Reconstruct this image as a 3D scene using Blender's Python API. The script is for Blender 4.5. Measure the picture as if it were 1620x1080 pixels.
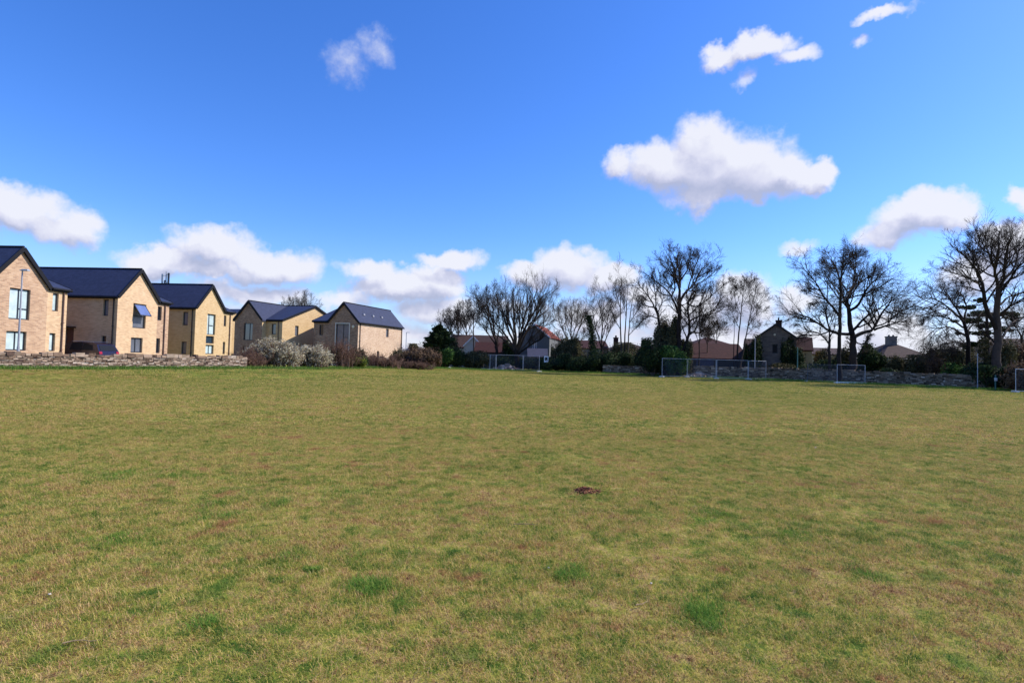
import bpy, math, random
import numpy as np

S = bpy.context.scene
for o in list(bpy.data.objects):
    bpy.data.objects.remove(o)

# ------------------------------------------------------------------ camera
F = 880.0                       # focal length in photograph pixels (1620 wide)
PITCH = math.atan(27 / F)
ROLL = math.radians(1.5)
EYE = 1.55
def _rx(a):
    c, s = math.cos(a), math.sin(a); return np.array([[1, 0, 0], [0, c, -s], [0, s, c]])
def _rz(a):
    c, s = math.cos(a), math.sin(a); return np.array([[c, -s, 0], [s, c, 0], [0, 0, 1]])
CM = _rx(math.pi / 2 + PITCH) @ _rz(ROLL)
from mathutils import Matrix
cam = bpy.data.objects.new('camera', bpy.data.cameras.new('camera'))
S.collection.objects.link(cam)
cam.matrix_world = Matrix.Translation((0, 0, EYE)) @ Matrix(CM.tolist()).to_4x4()
cam.data.sensor_width = 36
cam.data.lens = 36 * F / 1620
cam.data.clip_start = 0.05
cam.data.clip_end = 6000
S.camera = cam

# ------------------------------------------------------------------ light
SUN_AZ = 78.0      # degrees clockwise from the view direction (+Y)
SUN_EL = 40.0
SUN_STRENGTH = 4.0
SKY_STRENGTH = 0.142
EXPOSURE = 0.50
sd = np.array([math.sin(math.radians(SUN_AZ)) * math.cos(math.radians(SUN_EL)),
               math.cos(math.radians(SUN_AZ)) * math.cos(math.radians(SUN_EL)),
               math.sin(math.radians(SUN_EL))])
sl = bpy.data.lights.new('sun', 'SUN')
sl.energy = SUN_STRENGTH; sl.angle = math.radians(0.5); sl.color = (1.0, 0.95, 0.87)
so = bpy.data.objects.new('sun', sl); S.collection.objects.link(so)
from mathutils import Vector
so.rotation_euler = Vector(sd.tolist()).to_track_quat('Z', 'Y').to_euler()
so.location = (30, 20, 40)
S.view_settings.view_transform = 'Standard'
S.view_settings.look = 'None'
S.view_settings.exposure = EXPOSURE
S.view_settings.gamma = 1.0
S.view_settings.use_curve_mapping = False

# ------------------------------------------------------------------ pixel helpers (photograph pixel -> world)
def ray(x, y):
    return CM @ np.array([(x - 810) / F, -(y - 540) / F, -1.0])
def at(x, y, D):
    r = ray(x, y); return np.array([0, 0, EYE]) + r * (D / r[1])
def gnd(x, y, z=0.0):
    r = ray(x, y); return np.array([0, 0, EYE]) + r * ((z - EYE) / r[2])
def onplane(x, y, P0, d):
    r = ray(x, y); n = np.array([-d[1], d[0]])
    k = (n @ np.array(P0[:2])) / (n @ r[:2]); p = np.array([0, 0, EYE]) + r * k
    return (p[:2] - np.array(P0[:2])) @ np.array(d), p[2]
def azel(x, y):
    r = ray(x, y); r = r / np.linalg.norm(r)
    return math.degrees(math.atan2(r[0], r[1])), math.degrees(math.asin(r[2]))

# ------------------------------------------------------------------ node helpers
class NT:
    def __init__(s, tree): s.t = tree; s.n = tree.nodes; s.l = tree.links
    def new(s, typ, **kw):
        n = s.n.new(typ)
        for k, v in kw.items(): setattr(n, k, v)
        return n
    def set(s, sock, v):
        if isinstance(v, bpy.types.NodeSocket): s.l.new(v, sock)
        elif v is not None: sock.default_value = v
    def math(s, op, a, b=None, c=None, clamp=False):
        n = s.n.new('ShaderNodeMath'); n.operation = op; n.use_clamp = clamp
        s.set(n.inputs[0], a)
        if b is not None: s.set(n.inputs[1], b)
        if c is not None: s.set(n.inputs[2], c)
        return n.outputs[0]
    def vmath(s, op, a, b=None, out=0):
        n = s.n.new('ShaderNodeVectorMath'); n.operation = op
        s.set(n.inputs[0], a)
        if b is not None:
            if op == 'SCALE': s.set(n.inputs[3], b)
            else: s.set(n.inputs[1], b)
        return n.outputs[out]
    def noise(s, vec, scale, detail=4, rough=0.55, out=0, dist=0.0):
        n = s.n.new('ShaderNodeTexNoise'); s.set(n.inputs['Vector'], vec)
        n.inputs['Scale'].default_value = scale; n.inputs['Detail'].default_value = detail
        n.inputs['Roughness'].default_value = rough; n.inputs['Distortion'].default_value = dist
        return n.outputs[out]
    def ramp(s, fac, stops, interp='LINEAR'):
        n = s.n.new('ShaderNodeValToRGB'); s.set(n.inputs[0], fac)
        cr = n.color_ramp; cr.interpolation = interp
        while len(cr.elements) < len(stops): cr.elements.new(0.5)
        for e, (p, c) in zip(cr.elements, stops):
            e.position = p; e.color = (*c, 1) if len(c) == 3 else c
        return n.outputs[0]
    def mix(s, fac, a, b, blend='MIX'):
        n = s.n.new('ShaderNodeMix'); n.data_type = 'RGBA'; n.blend_type = blend
        s.set(n.inputs[0], fac)
        def c(v): return (*v, 1) if isinstance(v, tuple) and len(v) == 3 else v
        s.set(n.inputs[6], c(a)); s.set(n.inputs[7], c(b))
        return n.outputs[2]
    def maprange(s, v, a, b, c=0.0, d=1.0, smooth=True):
        n = s.n.new('ShaderNodeMapRange'); n.interpolation_type = 'SMOOTHSTEP' if smooth else 'LINEAR'
        s.set(n.inputs[0], v)
        for i, q in zip((1, 2, 3, 4), (a, b, c, d)): n.inputs[i].default_value = q
        return n.outputs[0]

# ------------------------------------------------------------------ world: Nishita sky and cumulus clouds
W = bpy.data.worlds.new('World'); S.world = W; W.use_nodes = True
w = NT(W.node_tree); W.node_tree.nodes.clear()
tc = w.new('ShaderNodeTexCoord')
sky = w.new('ShaderNodeTexSky'); sky.sky_type = 'NISHITA'; sky.sun_disc = False
sky.sun_elevation = math.radians(SUN_EL); sky.sun_rotation = math.radians(SUN_AZ)
sky.altitude = 100; sky.air_density = 1.0; sky.dust_density = 0.4; sky.ozone_density = 3.0
D0 = w.vmath('NORMALIZE', tc.outputs['Generated'])

# blobs: x, y, rx, ry in photograph pixels turned into directions; weight
CL = [
 (1122,236,72,52,1),(1128,272,118,52,1),(1180,285,110,44,1),(1060,272,78,42,1),(1170,262,85,52,1),(1240,278,62,26,1),(1292,278,34,25,1),(985,262,34,28,.8),(1120,315,62,26,.75),(1190,322,26,18,.7),
 (1205,74,54,25,.9),(1152,90,36,22,.8),(1258,88,38,20,.75),(1188,128,22,15,.36),
 (548,108,42,38,.30),(598,84,44,30,.26),
 (28,322,80,40,1),(105,360,62,30,.85),(-60,330,90,50,1),
 (345,390,74,34,1),(258,406,80,25,.95),(430,414,84,28,.95),(345,428,140,17,.8),
 (400,466,110,24,.72),(180,440,70,16,.5),
 (585,432,56,18,.85),(645,452,92,26,1),(700,448,46,26,.95),(590,462,60,14,.7),
 (724,415,54,17,.85),(905,426,62,32,1),(848,434,54,20,.95),(965,442,48,22,.95),
 (1450,342,92,34,1),(1400,372,66,28,.85),(1500,336,44,32,.95),
 (1612,302,34,18,.85),(1600,372,80,36,1),(1560,430,80,40,.8),
 (1405,6,52,11,.66),(1369,58,18,13,.42),(1255,390,40,14,.55),
 (1180,478,55,44,.95),(1255,478,40,28,.72),(690,492,80,30,.72),(1080,500,120,40,.72),(1420,540,90,50,.9),(940,500,90,36,.7),(540,470,60,16,.6),(1010,470,60,22,.65)]
cg = bpy.data.node_groups.new('cloud_field', 'ShaderNodeTree')
cg.interface.new_socket('Vector', in_out='INPUT', socket_type='NodeSocketVector')
cg.interface.new_socket('Field', in_out='OUTPUT', socket_type='NodeSocketFloat')
g = NT(cg); gi = g.new('NodeGroupInput'); go = g.new('NodeGroupOutput')
wn = g.noise(gi.outputs[0], 9.0, 5, 0.6, out=1)
wv = g.vmath('SCALE', g.vmath('SUBTRACT', wn, (0.5, 0.5, 0.5)), 0.085)
wn2 = g.noise(gi.outputs[0], 34.0, 4, 0.6, out=1)
wv2 = g.vmath('SCALE', g.vmath('SUBTRACT', wn2, (0.5, 0.5, 0.5)), 0.022)
V = g.vmath('ADD', g.vmath('ADD', gi.outputs[0], wv), wv2)
sx = g.new('ShaderNodeSeparateXYZ'); g.l.new(V, sx.inputs[0])
az = g.math('MULTIPLY', g.math('ARCTAN2', sx.outputs[0], sx.outputs[1]), 57.2958)
el = g.math('MULTIPLY', g.math('ARCSINE', sx.outputs[2]), 57.2958)
cx = g.new('ShaderNodeCombineXYZ'); g.l.new(az, cx.inputs[0]); g.l.new(el, cx.inputs[1])
acc = None
for (x, y, rx, ry, wt) in CL:
    a0, e0 = azel(x, y)
    a1, e1_ = azel(x + 4, y); a2, e2_ = azel(x, y - 4)
    ra = rx * 1.16 * math.hypot(a1 - a0, e1_ - e0) / 4
    re = ry * 1.25 * math.hypot(a2 - a0, e2_ - e0) / 4
    q = g.vmath('SUBTRACT', cx.outputs[0], (a0, e0, 0.0))
    q = g.vmath('MULTIPLY', q, (1 / ra, 1 / re, 0.0))
    ln = g.vmath('LENGTH', q, out=1)
    f = g.math('SUBTRACT', wt * 1.0, g.math('MULTIPLY', g.math('POWER', ln, 1.6), wt * 0.85 + 0.15))
    if acc is None: acc = f
    else: acc = g.math('SMOOTH_MAX', acc, f, 0.12)
# thin bank of cloud close above the horizon, all round
bank = g.noise(g.vmath('MULTIPLY', gi.outputs[0], (1, 1, 4.5)), 3.2, 4, 0.55)
hz = g.maprange(el, 11.0, 1.0, 0.0, 1.0)
bk = g.math('SUBTRACT', g.math('MULTIPLY', hz, g.math('MULTIPLY', bank, 2.1)), 0.52)
acc = g.math('MAXIMUM', acc, bk)
g.l.new(acc, go.inputs[0])

def field(vec):
    n = w.new('ShaderNodeGroup'); n.node_tree = cg; w.l.new(vec, n.inputs[0]); return n.outputs[0]
f0 = field(D0)
f1 = field(w.vmath('NORMALIZE', w.vmath('ADD', D0, (0.012, 0.0, 0.030))))
fine = w.noise(D0, 55.0, 6, 0.62)
med = w.noise(D0, 16.0, 5, 0.55)
dens = w.math('ADD', f0, w.math('MULTIPLY', w.math('SUBTRACT', fine, 0.5), 0.36))
dens = w.math('ADD', dens, w.math('MULTIPLY', w.math('SUBTRACT', med, 0.5), 0.5))
alpha = w.maprange(dens, 0.0, 0.62)
alpha = w.math('MULTIPLY', alpha, 0.96)
lit = w.math('ADD', w.math('MULTIPLY', w.math('SUBTRACT', f0, f1), 1.4), 0.50)
lit = w.math('ADD', lit, w.math('MULTIPLY', w.math('SUBTRACT', med, 0.5), 0.9))
lit = w.math('ADD', lit, w.math('MULTIPLY', w.math('SUBTRACT', 0.35, f0), 0.35))
ccol = w.ramp(lit, [(0.0, (0.46, 0.50, 0.68)), (0.3, (0.60, 0.62, 0.79)), (0.52, (0.74, 0.75, 0.89)), (0.9, (0.88, 0.89, 0.97))])
K_CLOUD = 0.71 / SKY_STRENGTH
ccol = w.vmath('SCALE', ccol, K_CLOUD)
hsv = w.new('ShaderNodeHueSaturation'); hsv.inputs['Saturation'].default_value = 1.15; hsv.inputs['Value'].default_value = 1.0
hsv.inputs['Hue'].default_value = 0.505
w.l.new(w.vmath('MULTIPLY', sky.outputs[0], (0.79, 0.91, 1.20)), hsv.inputs['Color'])
sz = w.new('ShaderNodeSeparateXYZ'); w.l.new(D0, sz.inputs[0])
hzf = w.maprange(sz.outputs[2], 0.22, -0.02, 0.0, 0.36)
skc = w.mix(hzf, hsv.outputs[0], tuple(c_ * K_CLOUD for c_ in (0.58, 0.68, 0.90)))
col = w.mix(alpha, skc, ccol)
bg = w.new('ShaderNodeBackground'); w.l.new(col, bg.inputs['Color']); bg.inputs['Strength'].default_value = SKY_STRENGTH
wo = w.new('ShaderNodeOutputWorld'); w.l.new(bg.outputs[0], wo.inputs[0])
W.cycles.sampling_method = 'MANUAL'; W.cycles.sample_map_resolution = 512

# ------------------------------------------------------------------ materials
MATS = {}
def mat(name, build, **kw):
    if name in MATS: return MATS[name]
    m = bpy.data.materials.new(name); m.use_nodes = True
    t = NT(m.node_tree); b = m.node_tree.nodes['Principled BSDF']
    build(t, b, **kw); MATS[name] = m; return m
def mat_plain(name, c, rough=0.6, metal=0.0, var=0.15, scale=6.0, spec=None):
    def f(t, b):
        tcn = t.new('ShaderNodeTexCoord')
        n = t.noise(tcn.outputs['Object'], scale, 5, 0.6)
        dark = tuple(v * (1 - var) for v in c); light = tuple(min(1, v * (1 + var)) for v in c)
        t.l.new(t.ramp(n, [(0.3, dark), (0.7, light)]), b.inputs['Base Color'])
        b.inputs['Roughness'].default_value = rough; b.inputs['Metallic'].default_value = metal
        if spec is not None: b.inputs['Specular IOR Level'].default_value = spec
    return mat(name, f)
def mat_brick(name, cols, mortar, bw=0.24, bh=0.077, streak=0.5):
    """cols: darkest, middle, lightest brick colour"""
    def f(t, b):
        tcn = t.new('ShaderNodeTexCoord')
        s = t.new('ShaderNodeSeparateXYZ'); t.l.new(tcn.outputs['Object'], s.inputs[0])
        c = t.new('ShaderNodeCombineXYZ')
        t.l.new(t.math('ADD', s.outputs[0], s.outputs[1]), c.inputs[0]); t.l.new(s.outputs[2], c.inputs[1])
        br = t.new('ShaderNodeTexBrick'); t.l.new(c.outputs[0], br.inputs['Vector'])
        br.inputs['Scale'].default_value = 1.0; br.inputs['Brick Width'].default_value = bw
        br.inputs['Row Height'].default_value = bh; br.inputs['Mortar Size'].default_value = 0.006
        br.inputs['Color1'].default_value = (0, 0, 0, 1); br.inputs['Color2'].default_value = (1, 1, 1, 1)
        br.inputs['Mortar'].default_value = (0.5, 0.5, 0.5, 1)
        big = t.noise(c.outputs[0], 0.9, 3, 0.6)
        v = t.vmath('MULTIPLY', c.outputs[0], (1.3, 9.0, 1.0))
        row = t.noise(v, 1.0, 3, 0.7)
        fac = t.math('ADD', t.math('MULTIPLY', br.outputs['Color'], 0.36), t.math('MULTIPLY', row, streak * .7))
        fac = t.math('ADD', fac, 0.32 - streak * .35)
        fac = t.math('ADD', fac, t.math('MULTIPLY', t.math('SUBTRACT', big, 0.5), 0.5))
        cc = t.ramp(fac, [(0.1, cols[0]), (0.5, cols[1]), (0.95, cols[2])])
        cc = t.mix(br.outputs['Fac'], cc, mortar)
        t.l.new(cc, b.inputs['Base Color']); b.inputs['Roughness'].default_value = 0.9
        bp = t.new('ShaderNodeBump'); bp.inputs['Distance'].default_value = 0.008; bp.inputs['Strength'].default_value = 0.6
        t.l.new(br.outputs['Fac'], bp.inputs['Height']); bp.invert = True
        t.l.new(bp.outputs[0], b.inputs['Normal'])
    return mat(name, f)
def mat_roof(name, c, lines='slope', pitch=0.35, rough=0.45, var=0.2):
    def f(t, b):
        tcn = t.new('ShaderNodeTexCoord')
        s = t.new('ShaderNodeSeparateXYZ'); t.l.new(tcn.outputs['Object'], s.inputs[0])
        row = t.math('FRACT', t.math('DIVIDE', s.outputs[2], pitch * 0.55))
        n = t.noise(tcn.outputs['Object'], 3.0, 5, 0.65)
        c0 = tuple(v * (1 - var) for v in c); c1 = tuple(v * (1 + var) for v in c)
        cc = t.ramp(n, [(0.3, c0), (0.7, c1)])
        edge = t.math('GREATER_THAN', row, 0.86)
        col_n = t.noise(t.vmath('MULTIPLY', tcn.outputs['Object'], (3.2, 3.2, 9.0)), 1.0, 2, 0.6)
        cc = t.mix(t.math('MULTIPLY', edge, 0.45), cc, tuple(v * .45 for v in c))
        cc = t.mix(t.maprange(col_n, 0.5, 0.75, 0.0, 0.35), cc, tuple(min(1, v * 1.7) for v in c))
        t.l.new(cc, b.inputs['Base Color']); b.inputs['Roughness'].default_value = rough; b.inputs['Specular IOR Level'].default_value = 0.25
        bp = t.new('ShaderNodeBump'); bp.inputs['Distance'].default_value = 0.02; bp.inputs['Strength'].default_value = 0.5
        t.l.new(row, bp.inputs['Height']); t.l.new(bp.outputs[0], b.inputs['Normal'])
    return mat(name, f)
def mat_rnd(name, stops, rough=0.85, sub=0.0, attr='rnd', nscale=1.5, namt=0.35, spec=0.25, transl=0.0):
    """colour by a per-piece random attribute plus patches of world-space noise"""
    def f(t, b):
        a = t.new('ShaderNodeAttribute'); a.attribute_name = attr
        gp = t.new('ShaderNodeNewGeometry')
        n = t.noise(gp.outputs['Position'], nscale, 4, 0.6)
        fac = t.math('ADD', a.outputs['Fac'], t.math('MULTIPLY', t.math('SUBTRACT', n, 0.5), namt * 2))
        cc = t.ramp(fac, stops)
        t.l.new(cc, b.inputs['Base Color']); b.inputs['Roughness'].default_value = rough
        b.inputs['Specular IOR Level'].default_value = spec
        if transl > 0:
            tr = t.new('ShaderNodeBsdfTranslucent'); t.l.new(cc, tr.inputs[0])
            mx = t.new('ShaderNodeMixShader'); mx.inputs[0].default_value = transl
            t.l.new(b.outputs[0], mx.inputs[1]); t.l.new(tr.outputs[0], mx.inputs[2])
            t.l.new(mx.outputs[0], t.n['Material Output'].inputs[0])
    return mat(name, f)

# turf colour: shared by the soil sheet and by the blades
tg = bpy.data.node_groups.new('turf_colour', 'ShaderNodeTree')
tg.interface.new_socket('Random', in_out='INPUT', socket_type='NodeSocketFloat')
tg.interface.new_socket('Color', in_out='OUTPUT', socket_type='NodeSocketColor')
t = NT(tg); ti = t.new('NodeGroupInput'); to = t.new('NodeGroupOutput')
gp = t.new('ShaderNodeNewGeometry')
xy = t.vmath('MULTIPLY', gp.outputs['Position'], (1, 1, 0))
nA = t.noise(xy, 0.10, 3, 0.5)
nB = t.noise(xy, 0.9, 4, 0.6, dist=0.4)
nC = t.noise(xy, 5.5, 4, 0.65)
nD = t.noise(xy, 24.0, 3, 0.6)
v = t.math('ADD', t.math('MULTIPLY', nA, 0.45), t.math('MULTIPLY', nB, 0.75))
v = t.math('ADD', v, t.math('MULTIPLY', nC, 1.5))
v = t.math('ADD', v, t.math('MULTIPLY', nD, 0.55))
v = t.math('SUBTRACT', v, 1.62 + 0.0)                      # about 0 mean
v = t.math('ADD', t.math('MULTIPLY', v, 1.1), t.math('MULTIPLY', ti.outputs[0], 0.85))
v = t.math('ADD', v, 0.105)
sy = t.new('ShaderNodeSeparateXYZ'); t.l.new(gp.outputs['Position'], sy.inputs[0])
v = t.math('ADD', v, t.maprange(sy.outputs[1], 10.0, 45.0, 0.0, 0.085))      # greener towards the far side of the field
tcol = t.ramp(v, [(0.0, (0.14, 0.055, 0.03)), (0.11, (0.38, 0.175, 0.085)), (0.26, (0.76, 0.49, 0.24)), (0.41, (0.68, 0.50, 0.16)), (0.55, (0.53, 0.44, 0.09)),
                  (0.70, (0.32, 0.335, 0.058)), (0.85, (0.15, 0.24, 0.036)), (1.0, (0.06, 0.145, 0.022))])
# moss and bare reddish earth here and there
nE = t.noise(xy, 1.7, 5, 0.7)
red = t.maprange(nE, 0.58, 0.68, 0.0, 0.75)
tcol = t.mix(red, tcol, (0.44, 0.18, 0.095))
nG = t.noise(xy, 2.3, 4, 0.65)
grn = t.maprange(nG, 0.56, 0.67, 0.0, 0.55)
tcol = t.mix(grn, tcol, (0.15, 0.26, 0.04))
nH = t.noise(xy, 9.0, 3, 0.6)
drk = t.maprange(nH, 0.63, 0.72, 0.0, 0.5)
tcol = t.mix(drk, tcol, (0.075, 0.10, 0.03))
t.l.new(tcol, to.inputs[0])
def f_soil(t, b):
    gp = t.new('ShaderNodeNewGeometry')
    r = t.noise(gp.outputs['Position'], 60.0, 3, 0.7)
    r2 = t.noise(gp.outputs['Position'], 14.0, 4, 0.7)
    r = t.math('ADD', t.math('MULTIPLY', r, 0.6), t.math('MULTIPLY', r2, 0.5))
    gn = t.new('ShaderNodeGroup'); gn.node_tree = tg; t.l.new(r, gn.inputs[0])
    # beyond the wall: worn track and gardens keep the same turf
    t.l.new(t.vmath('MULTIPLY', t.mix(0.15, gn.outputs[0], (0.16, 0.10, 0.045)), (0.62, 0.68, 0.52)), b.inputs['Base Color'])  # colour multiplied darker, standing in for the self-shadowing that blades have
    b.inputs['Roughness'].default_value = 0.95; b.inputs['Specular IOR Level'].default_value = 0.1
    bp = t.new('ShaderNodeBump'); bp.inputs['Distance'].default_value = 0.03; bp.inputs['Strength'].default_value = 0.9
    hgt = t.noise(gp.outputs['Position'], 30.0, 5, 0.7)
    t.l.new(hgt, bp.inputs['Height']); t.l.new(bp.outputs[0], b.inputs['Normal'])
M_SOIL = mat('turf_soil', f_soil)
def f_blade(t, b):
    a = t.new('ShaderNodeAttribute'); a.attribute_name = 'rnd'
    gn = t.new('ShaderNodeGroup'); gn.node_tree = tg; t.l.new(a.outputs['Fac'], gn.inputs[0])
    c = gn.outputs[0]
    t.l.new(c, b.inputs['Base Color'])
    b.inputs['Roughness'].default_value = 0.7; b.inputs['Specular IOR Level'].default_value = 0.08
    tr = t.new('ShaderNodeBsdfTranslucent'); t.l.new(c, tr.inputs[0])
    mx = t.new('ShaderNodeMixShader'); mx.inputs[0].default_value = 0.35
    t.l.new(b.outputs[0], mx.inputs[1]); t.l.new(tr.outputs[0], mx.inputs[2])
    t.l.new(mx.outputs[0], t.n['Material Output'].inputs[0])
M_BLADE = mat('turf_blades', f_blade)
M_TUFT = mat_rnd('tuft_blades', [(0.0, (0.05, 0.14, 0.02)), (0.5, (0.15, 0.31, 0.035)), (1.0, (0.38, 0.46, 0.08))], nscale=6, namt=0.15, transl=0.35)
M_EDGE = mat_rnd('edge_blades', [(0.0, (0.06, 0.14, 0.02)), (0.6, (0.13, 0.24, 0.035)), (1.0, (0.26, 0.33, 0.07))], nscale=0.6, namt=0.3, transl=0.35)

M_BUFF = mat_brick('buff_brick', ((0.44, 0.245, 0.13), (0.66, 0.43, 0.235), (0.78, 0.56, 0.33)), (0.55, 0.43, 0.30))
M_BUFF2 = mat_brick('mixed_buff_brick', ((0.24, 0.12, 0.07), (0.50, 0.30, 0.175), (0.70, 0.48, 0.30)), (0.50, 0.40, 0.29), streak=0.7)
M_YELL = mat_brick('yellow_brick', ((0.44, 0.26, 0.11), (0.60, 0.40, 0.19), (0.70, 0.50, 0.27)), (0.55, 0.43, 0.26))
M_BROWN = mat_brick('brown_brick', ((0.11, 0.05, 0.028), (0.34, 0.19, 0.105), (0.58, 0.38, 0.23)), (0.30, 0.24, 0.19), streak=0.7)
M_PINK = mat_brick('pale_mixed_brick', ((0.40, 0.22, 0.13), (0.62, 0.42, 0.27), (0.76, 0.58, 0.40)), (0.52, 0.43, 0.33), streak=0.6)
M_SLATE = mat_roof('blue_grey_slate', (0.034, 0.040, 0.075), rough=0.62)
M_BLACK = mat_plain('black_gutter_metal', (0.010, 0.010, 0.013), 0.7, spec=.2)
M_ANTH = mat_plain('anthracite_frame', (0.022, 0.026, 0.035), 0.4)
M_CREAM = mat_plain('cream_surround', (0.62, 0.55, 0.44), 0.7)
M_PIPE = mat_plain('downpipe_brown', (0.10, 0.05, 0.04), 0.5)
M_PANEL = mat_plain('dark_blue_panel', (0.02, 0.04, 0.06), 0.35)
M_DOOR = mat_plain('dark_red_door', (0.07, 0.02, 0.025), 0.4)
def f_glass(t, b, c, r=0.06):
    tcn = t.new('ShaderNodeTexCoord')
    n = t.noise(tcn.outputs['Object'], 2.0, 3, 0.5)
    t.l.new(t.ramp(n, [(0.35, tuple(v * 0.75 for v in c)), (0.7, c)]), b.inputs['Base Color'])
    b.inputs['Roughness'].default_value = r; b.inputs['Specular IOR Level'].default_value = 0.9
    b.inputs['Coat Weight'].default_value = 0.5; b.inputs['Coat Roughness'].default_value = 0.03
M_GDARK = mat('dark_window_glass', f_glass, c=(0.02, 0.025, 0.035))
M_GPALE = mat('pale_window_glass', f_glass, c=(0.60, 0.72, 0.70), r=0.2)  # panes given a pale mint base colour
M_GCURT = mat('window_glass_over_grey_curtain', f_glass, c=(0.16, 0.17, 0.20), r=0.15)
M_GOPEN = mat('open_sash_glass', f_glass, c=(0.16, 0.20, 0.36), r=0.08)
M_STEEL = mat_plain('galvanised_steel', (0.42, 0.44, 0.48), 0.5, 0.3)
M_DULL = mat_plain('dull_dark_steel', (0.10, 0.11, 0.13), 0.6, 0.3)
M_WIRE = mat_plain('weld_mesh_wire', (0.10, 0.12, 0.17), 0.5, 0.2)
M_CONC = mat_plain('pale_concrete', (0.62, 0.60, 0.55), 0.9)
M_WHITE = mat_plain('white_plastic', (0.80, 0.80, 0.78), 0.5, var=0.06)
M_POLE = mat_plain('grey_painted_pole', (0.33, 0.33, 0.36), 0.5)
M_POLEG = mat_plain('green_painted_pole', (0.09, 0.22, 0.20), 0.5)
M_STONE = mat_rnd('rubble_stone', [(0.0, (0.09, 0.055, 0.04)), (0.3, (0.24, 0.155, 0.10)), (0.55, (0.38, 0.27, 0.185)), (0.82, (0.46, 0.35, 0.25)), (1.0, (0.60, 0.49, 0.38))], nscale=7, namt=0.3, rough=0.95)
M_STONED = mat_rnd('weathered_grey_stone', [(0.0, (0.04, 0.028, 0.018)), (0.4, (0.19, 0.135, 0.09)), (0.8, (0.36, 0.27, 0.19)), (1.0, (0.6, 0.48, 0.36))], nscale=7, namt=0.3, rough=0.95)
M_STONEP = mat_rnd('broken_stone', [(0.0, (0.14, 0.09, 0.07)), (0.4, (0.32, 0.23, 0.18)), (0.8, (0.50, 0.40, 0.33)), (1.0, (0.66, 0.57, 0.5))], nscale=5, namt=0.25, rough=0.95)
M_BARK = mat_rnd('dark_bark', [(0.0, (0.018, 0.012, 0.010)), (0.5, (0.040, 0.027, 0.021)), (1.0, (0.08, 0.056, 0.042))], nscale=3.0, namt=0.5, rough=0.95)
M_BARKL = mat_rnd('brown_bark', [(0.0, (0.020, 0.014, 0.010)), (0.5, (0.045, 0.031, 0.022)), (1.0, (0.10, 0.072, 0.05))], nscale=3.0, namt=0.5, rough=0.95)
M_TWIG = mat_rnd('bramble_twigs', [(0.0, (0.07, 0.035, 0.025)), (0.5, (0.17, 0.09, 0.06)), (1.0, (0.30, 0.18, 0.12))], nscale=1.0, namt=0.4, rough=0.9)
M_LEAFD = mat_rnd('dark_evergreen_leaves', [(0.0, (0.010, 0.018, 0.008)), (0.5, (0.025, 0.045, 0.014)), (1.0, (0.07, 0.10, 0.025))], nscale=0.9, namt=0.35, transl=0.2)
M_LEAFG = mat_rnd('green_laurel_leaves', [(0.0, (0.02, 0.05, 0.012)), (0.5, (0.05, 0.12, 0.022)), (1.0, (0.13, 0.22, 0.05))], nscale=0.9, namt=0.35, transl=0.25)
M_LEAFY = mat_rnd('yellow_green_leaves', [(0.0, (0.04, 0.06, 0.012)), (0.5, (0.14, 0.18, 0.03)), (1.0, (0.40, 0.42, 0.06))], nscale=1.5, namt=0.35, transl=0.25)
M_LEAFB = mat_rnd('brown_hedge_leaves', [(0.0, (0.05, 0.028, 0.018)), (0.5, (0.13, 0.075, 0.04)), (1.0, (0.22, 0.14, 0.075))], nscale=0.8, namt=0.4, transl=0.15)
M_LEAFO = mat_rnd('olive_hedge_leaves', [(0.0, (0.03, 0.03, 0.015)), (0.5, (0.08, 0.075, 0.03)), (1.0, (0.17, 0.14, 0.06))], nscale=0.8, namt=0.4, transl=0.15)
M_BLOSSOM = mat_rnd('white_blossom', [(0.0, (0.30, 0.26, 0.15)), (0.5, (0.64, 0.56, 0.36)), (1.0, (0.86, 0.79, 0.58))], nscale=2.0, namt=0.25, transl=0.3)
M_SOILR = mat_rnd('red_brown_soil', [(0.0, (0.05, 0.017, 0.009)), (0.5, (0.17, 0.055, 0.026)), (1.0, (0.40, 0.16, 0.08))], nscale=30, namt=0.4, rough=0.95)
M_TILER = mat_roof('red_clay_tiles', (0.048, 0.014, 0.011), rough=0.85, var=0.35)
M_TILEO = mat_roof('orange_clay_tiles', (0.20, 0.048, 0.026), rough=0.85, var=0.25)
M_TILEB = mat_roof('brown_clay_tiles', (0.055, 0.030, 0.024), rough=0.85, var=0.35)
M_TILEG = mat_roof('grey_tiles', (0.07, 0.07, 0.10), rough=0.6, var=0.2)
M_RENDG = mat_plain('grey_render', (0.13, 0.125, 0.115), 0.9)
M_RENDC = mat_plain('cream_render', (0.55, 0.50, 0.40), 0.9)
M_RENDY = mat_plain('ochre_render', (0.50, 0.36, 0.18), 0.9)
M_RUBBLE = mat_brick('grey_coursed_stone', ((0.09, 0.07, 0.052), (0.18, 0.14, 0.11), (0.27, 0.22, 0.17)), (0.22, 0.19, 0.18), bw=0.45, bh=0.2)
M_DKWOOD = mat_plain('dark_boarding', (0.03, 0.028, 0.03), 0.8)
M_BLUEDOOR = mat_plain('dark_blue_door', (0.02, 0.025, 0.07), 0.6)
M_CARP = mat_plain('dark_car_paint', (0.018, 0.012, 0.03), 0.22, 0.3, spec=0.8)
M_CARGL = mat_plain('tinted_car_glass', (0.010, 0.011, 0.014), 0.45, spec=.15)
M_RUBBER = mat_plain('black_rubber', (0.015, 0.015, 0.015), 0.8)
M_RED = mat_plain('red_lamp_lens', (0.35, 0.01, 0.02), 0.25)
M_LAMPW = mat_plain('pale_lamp_glass', (0.75, 0.66, 0.45), 0.3, var=0.05)

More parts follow.
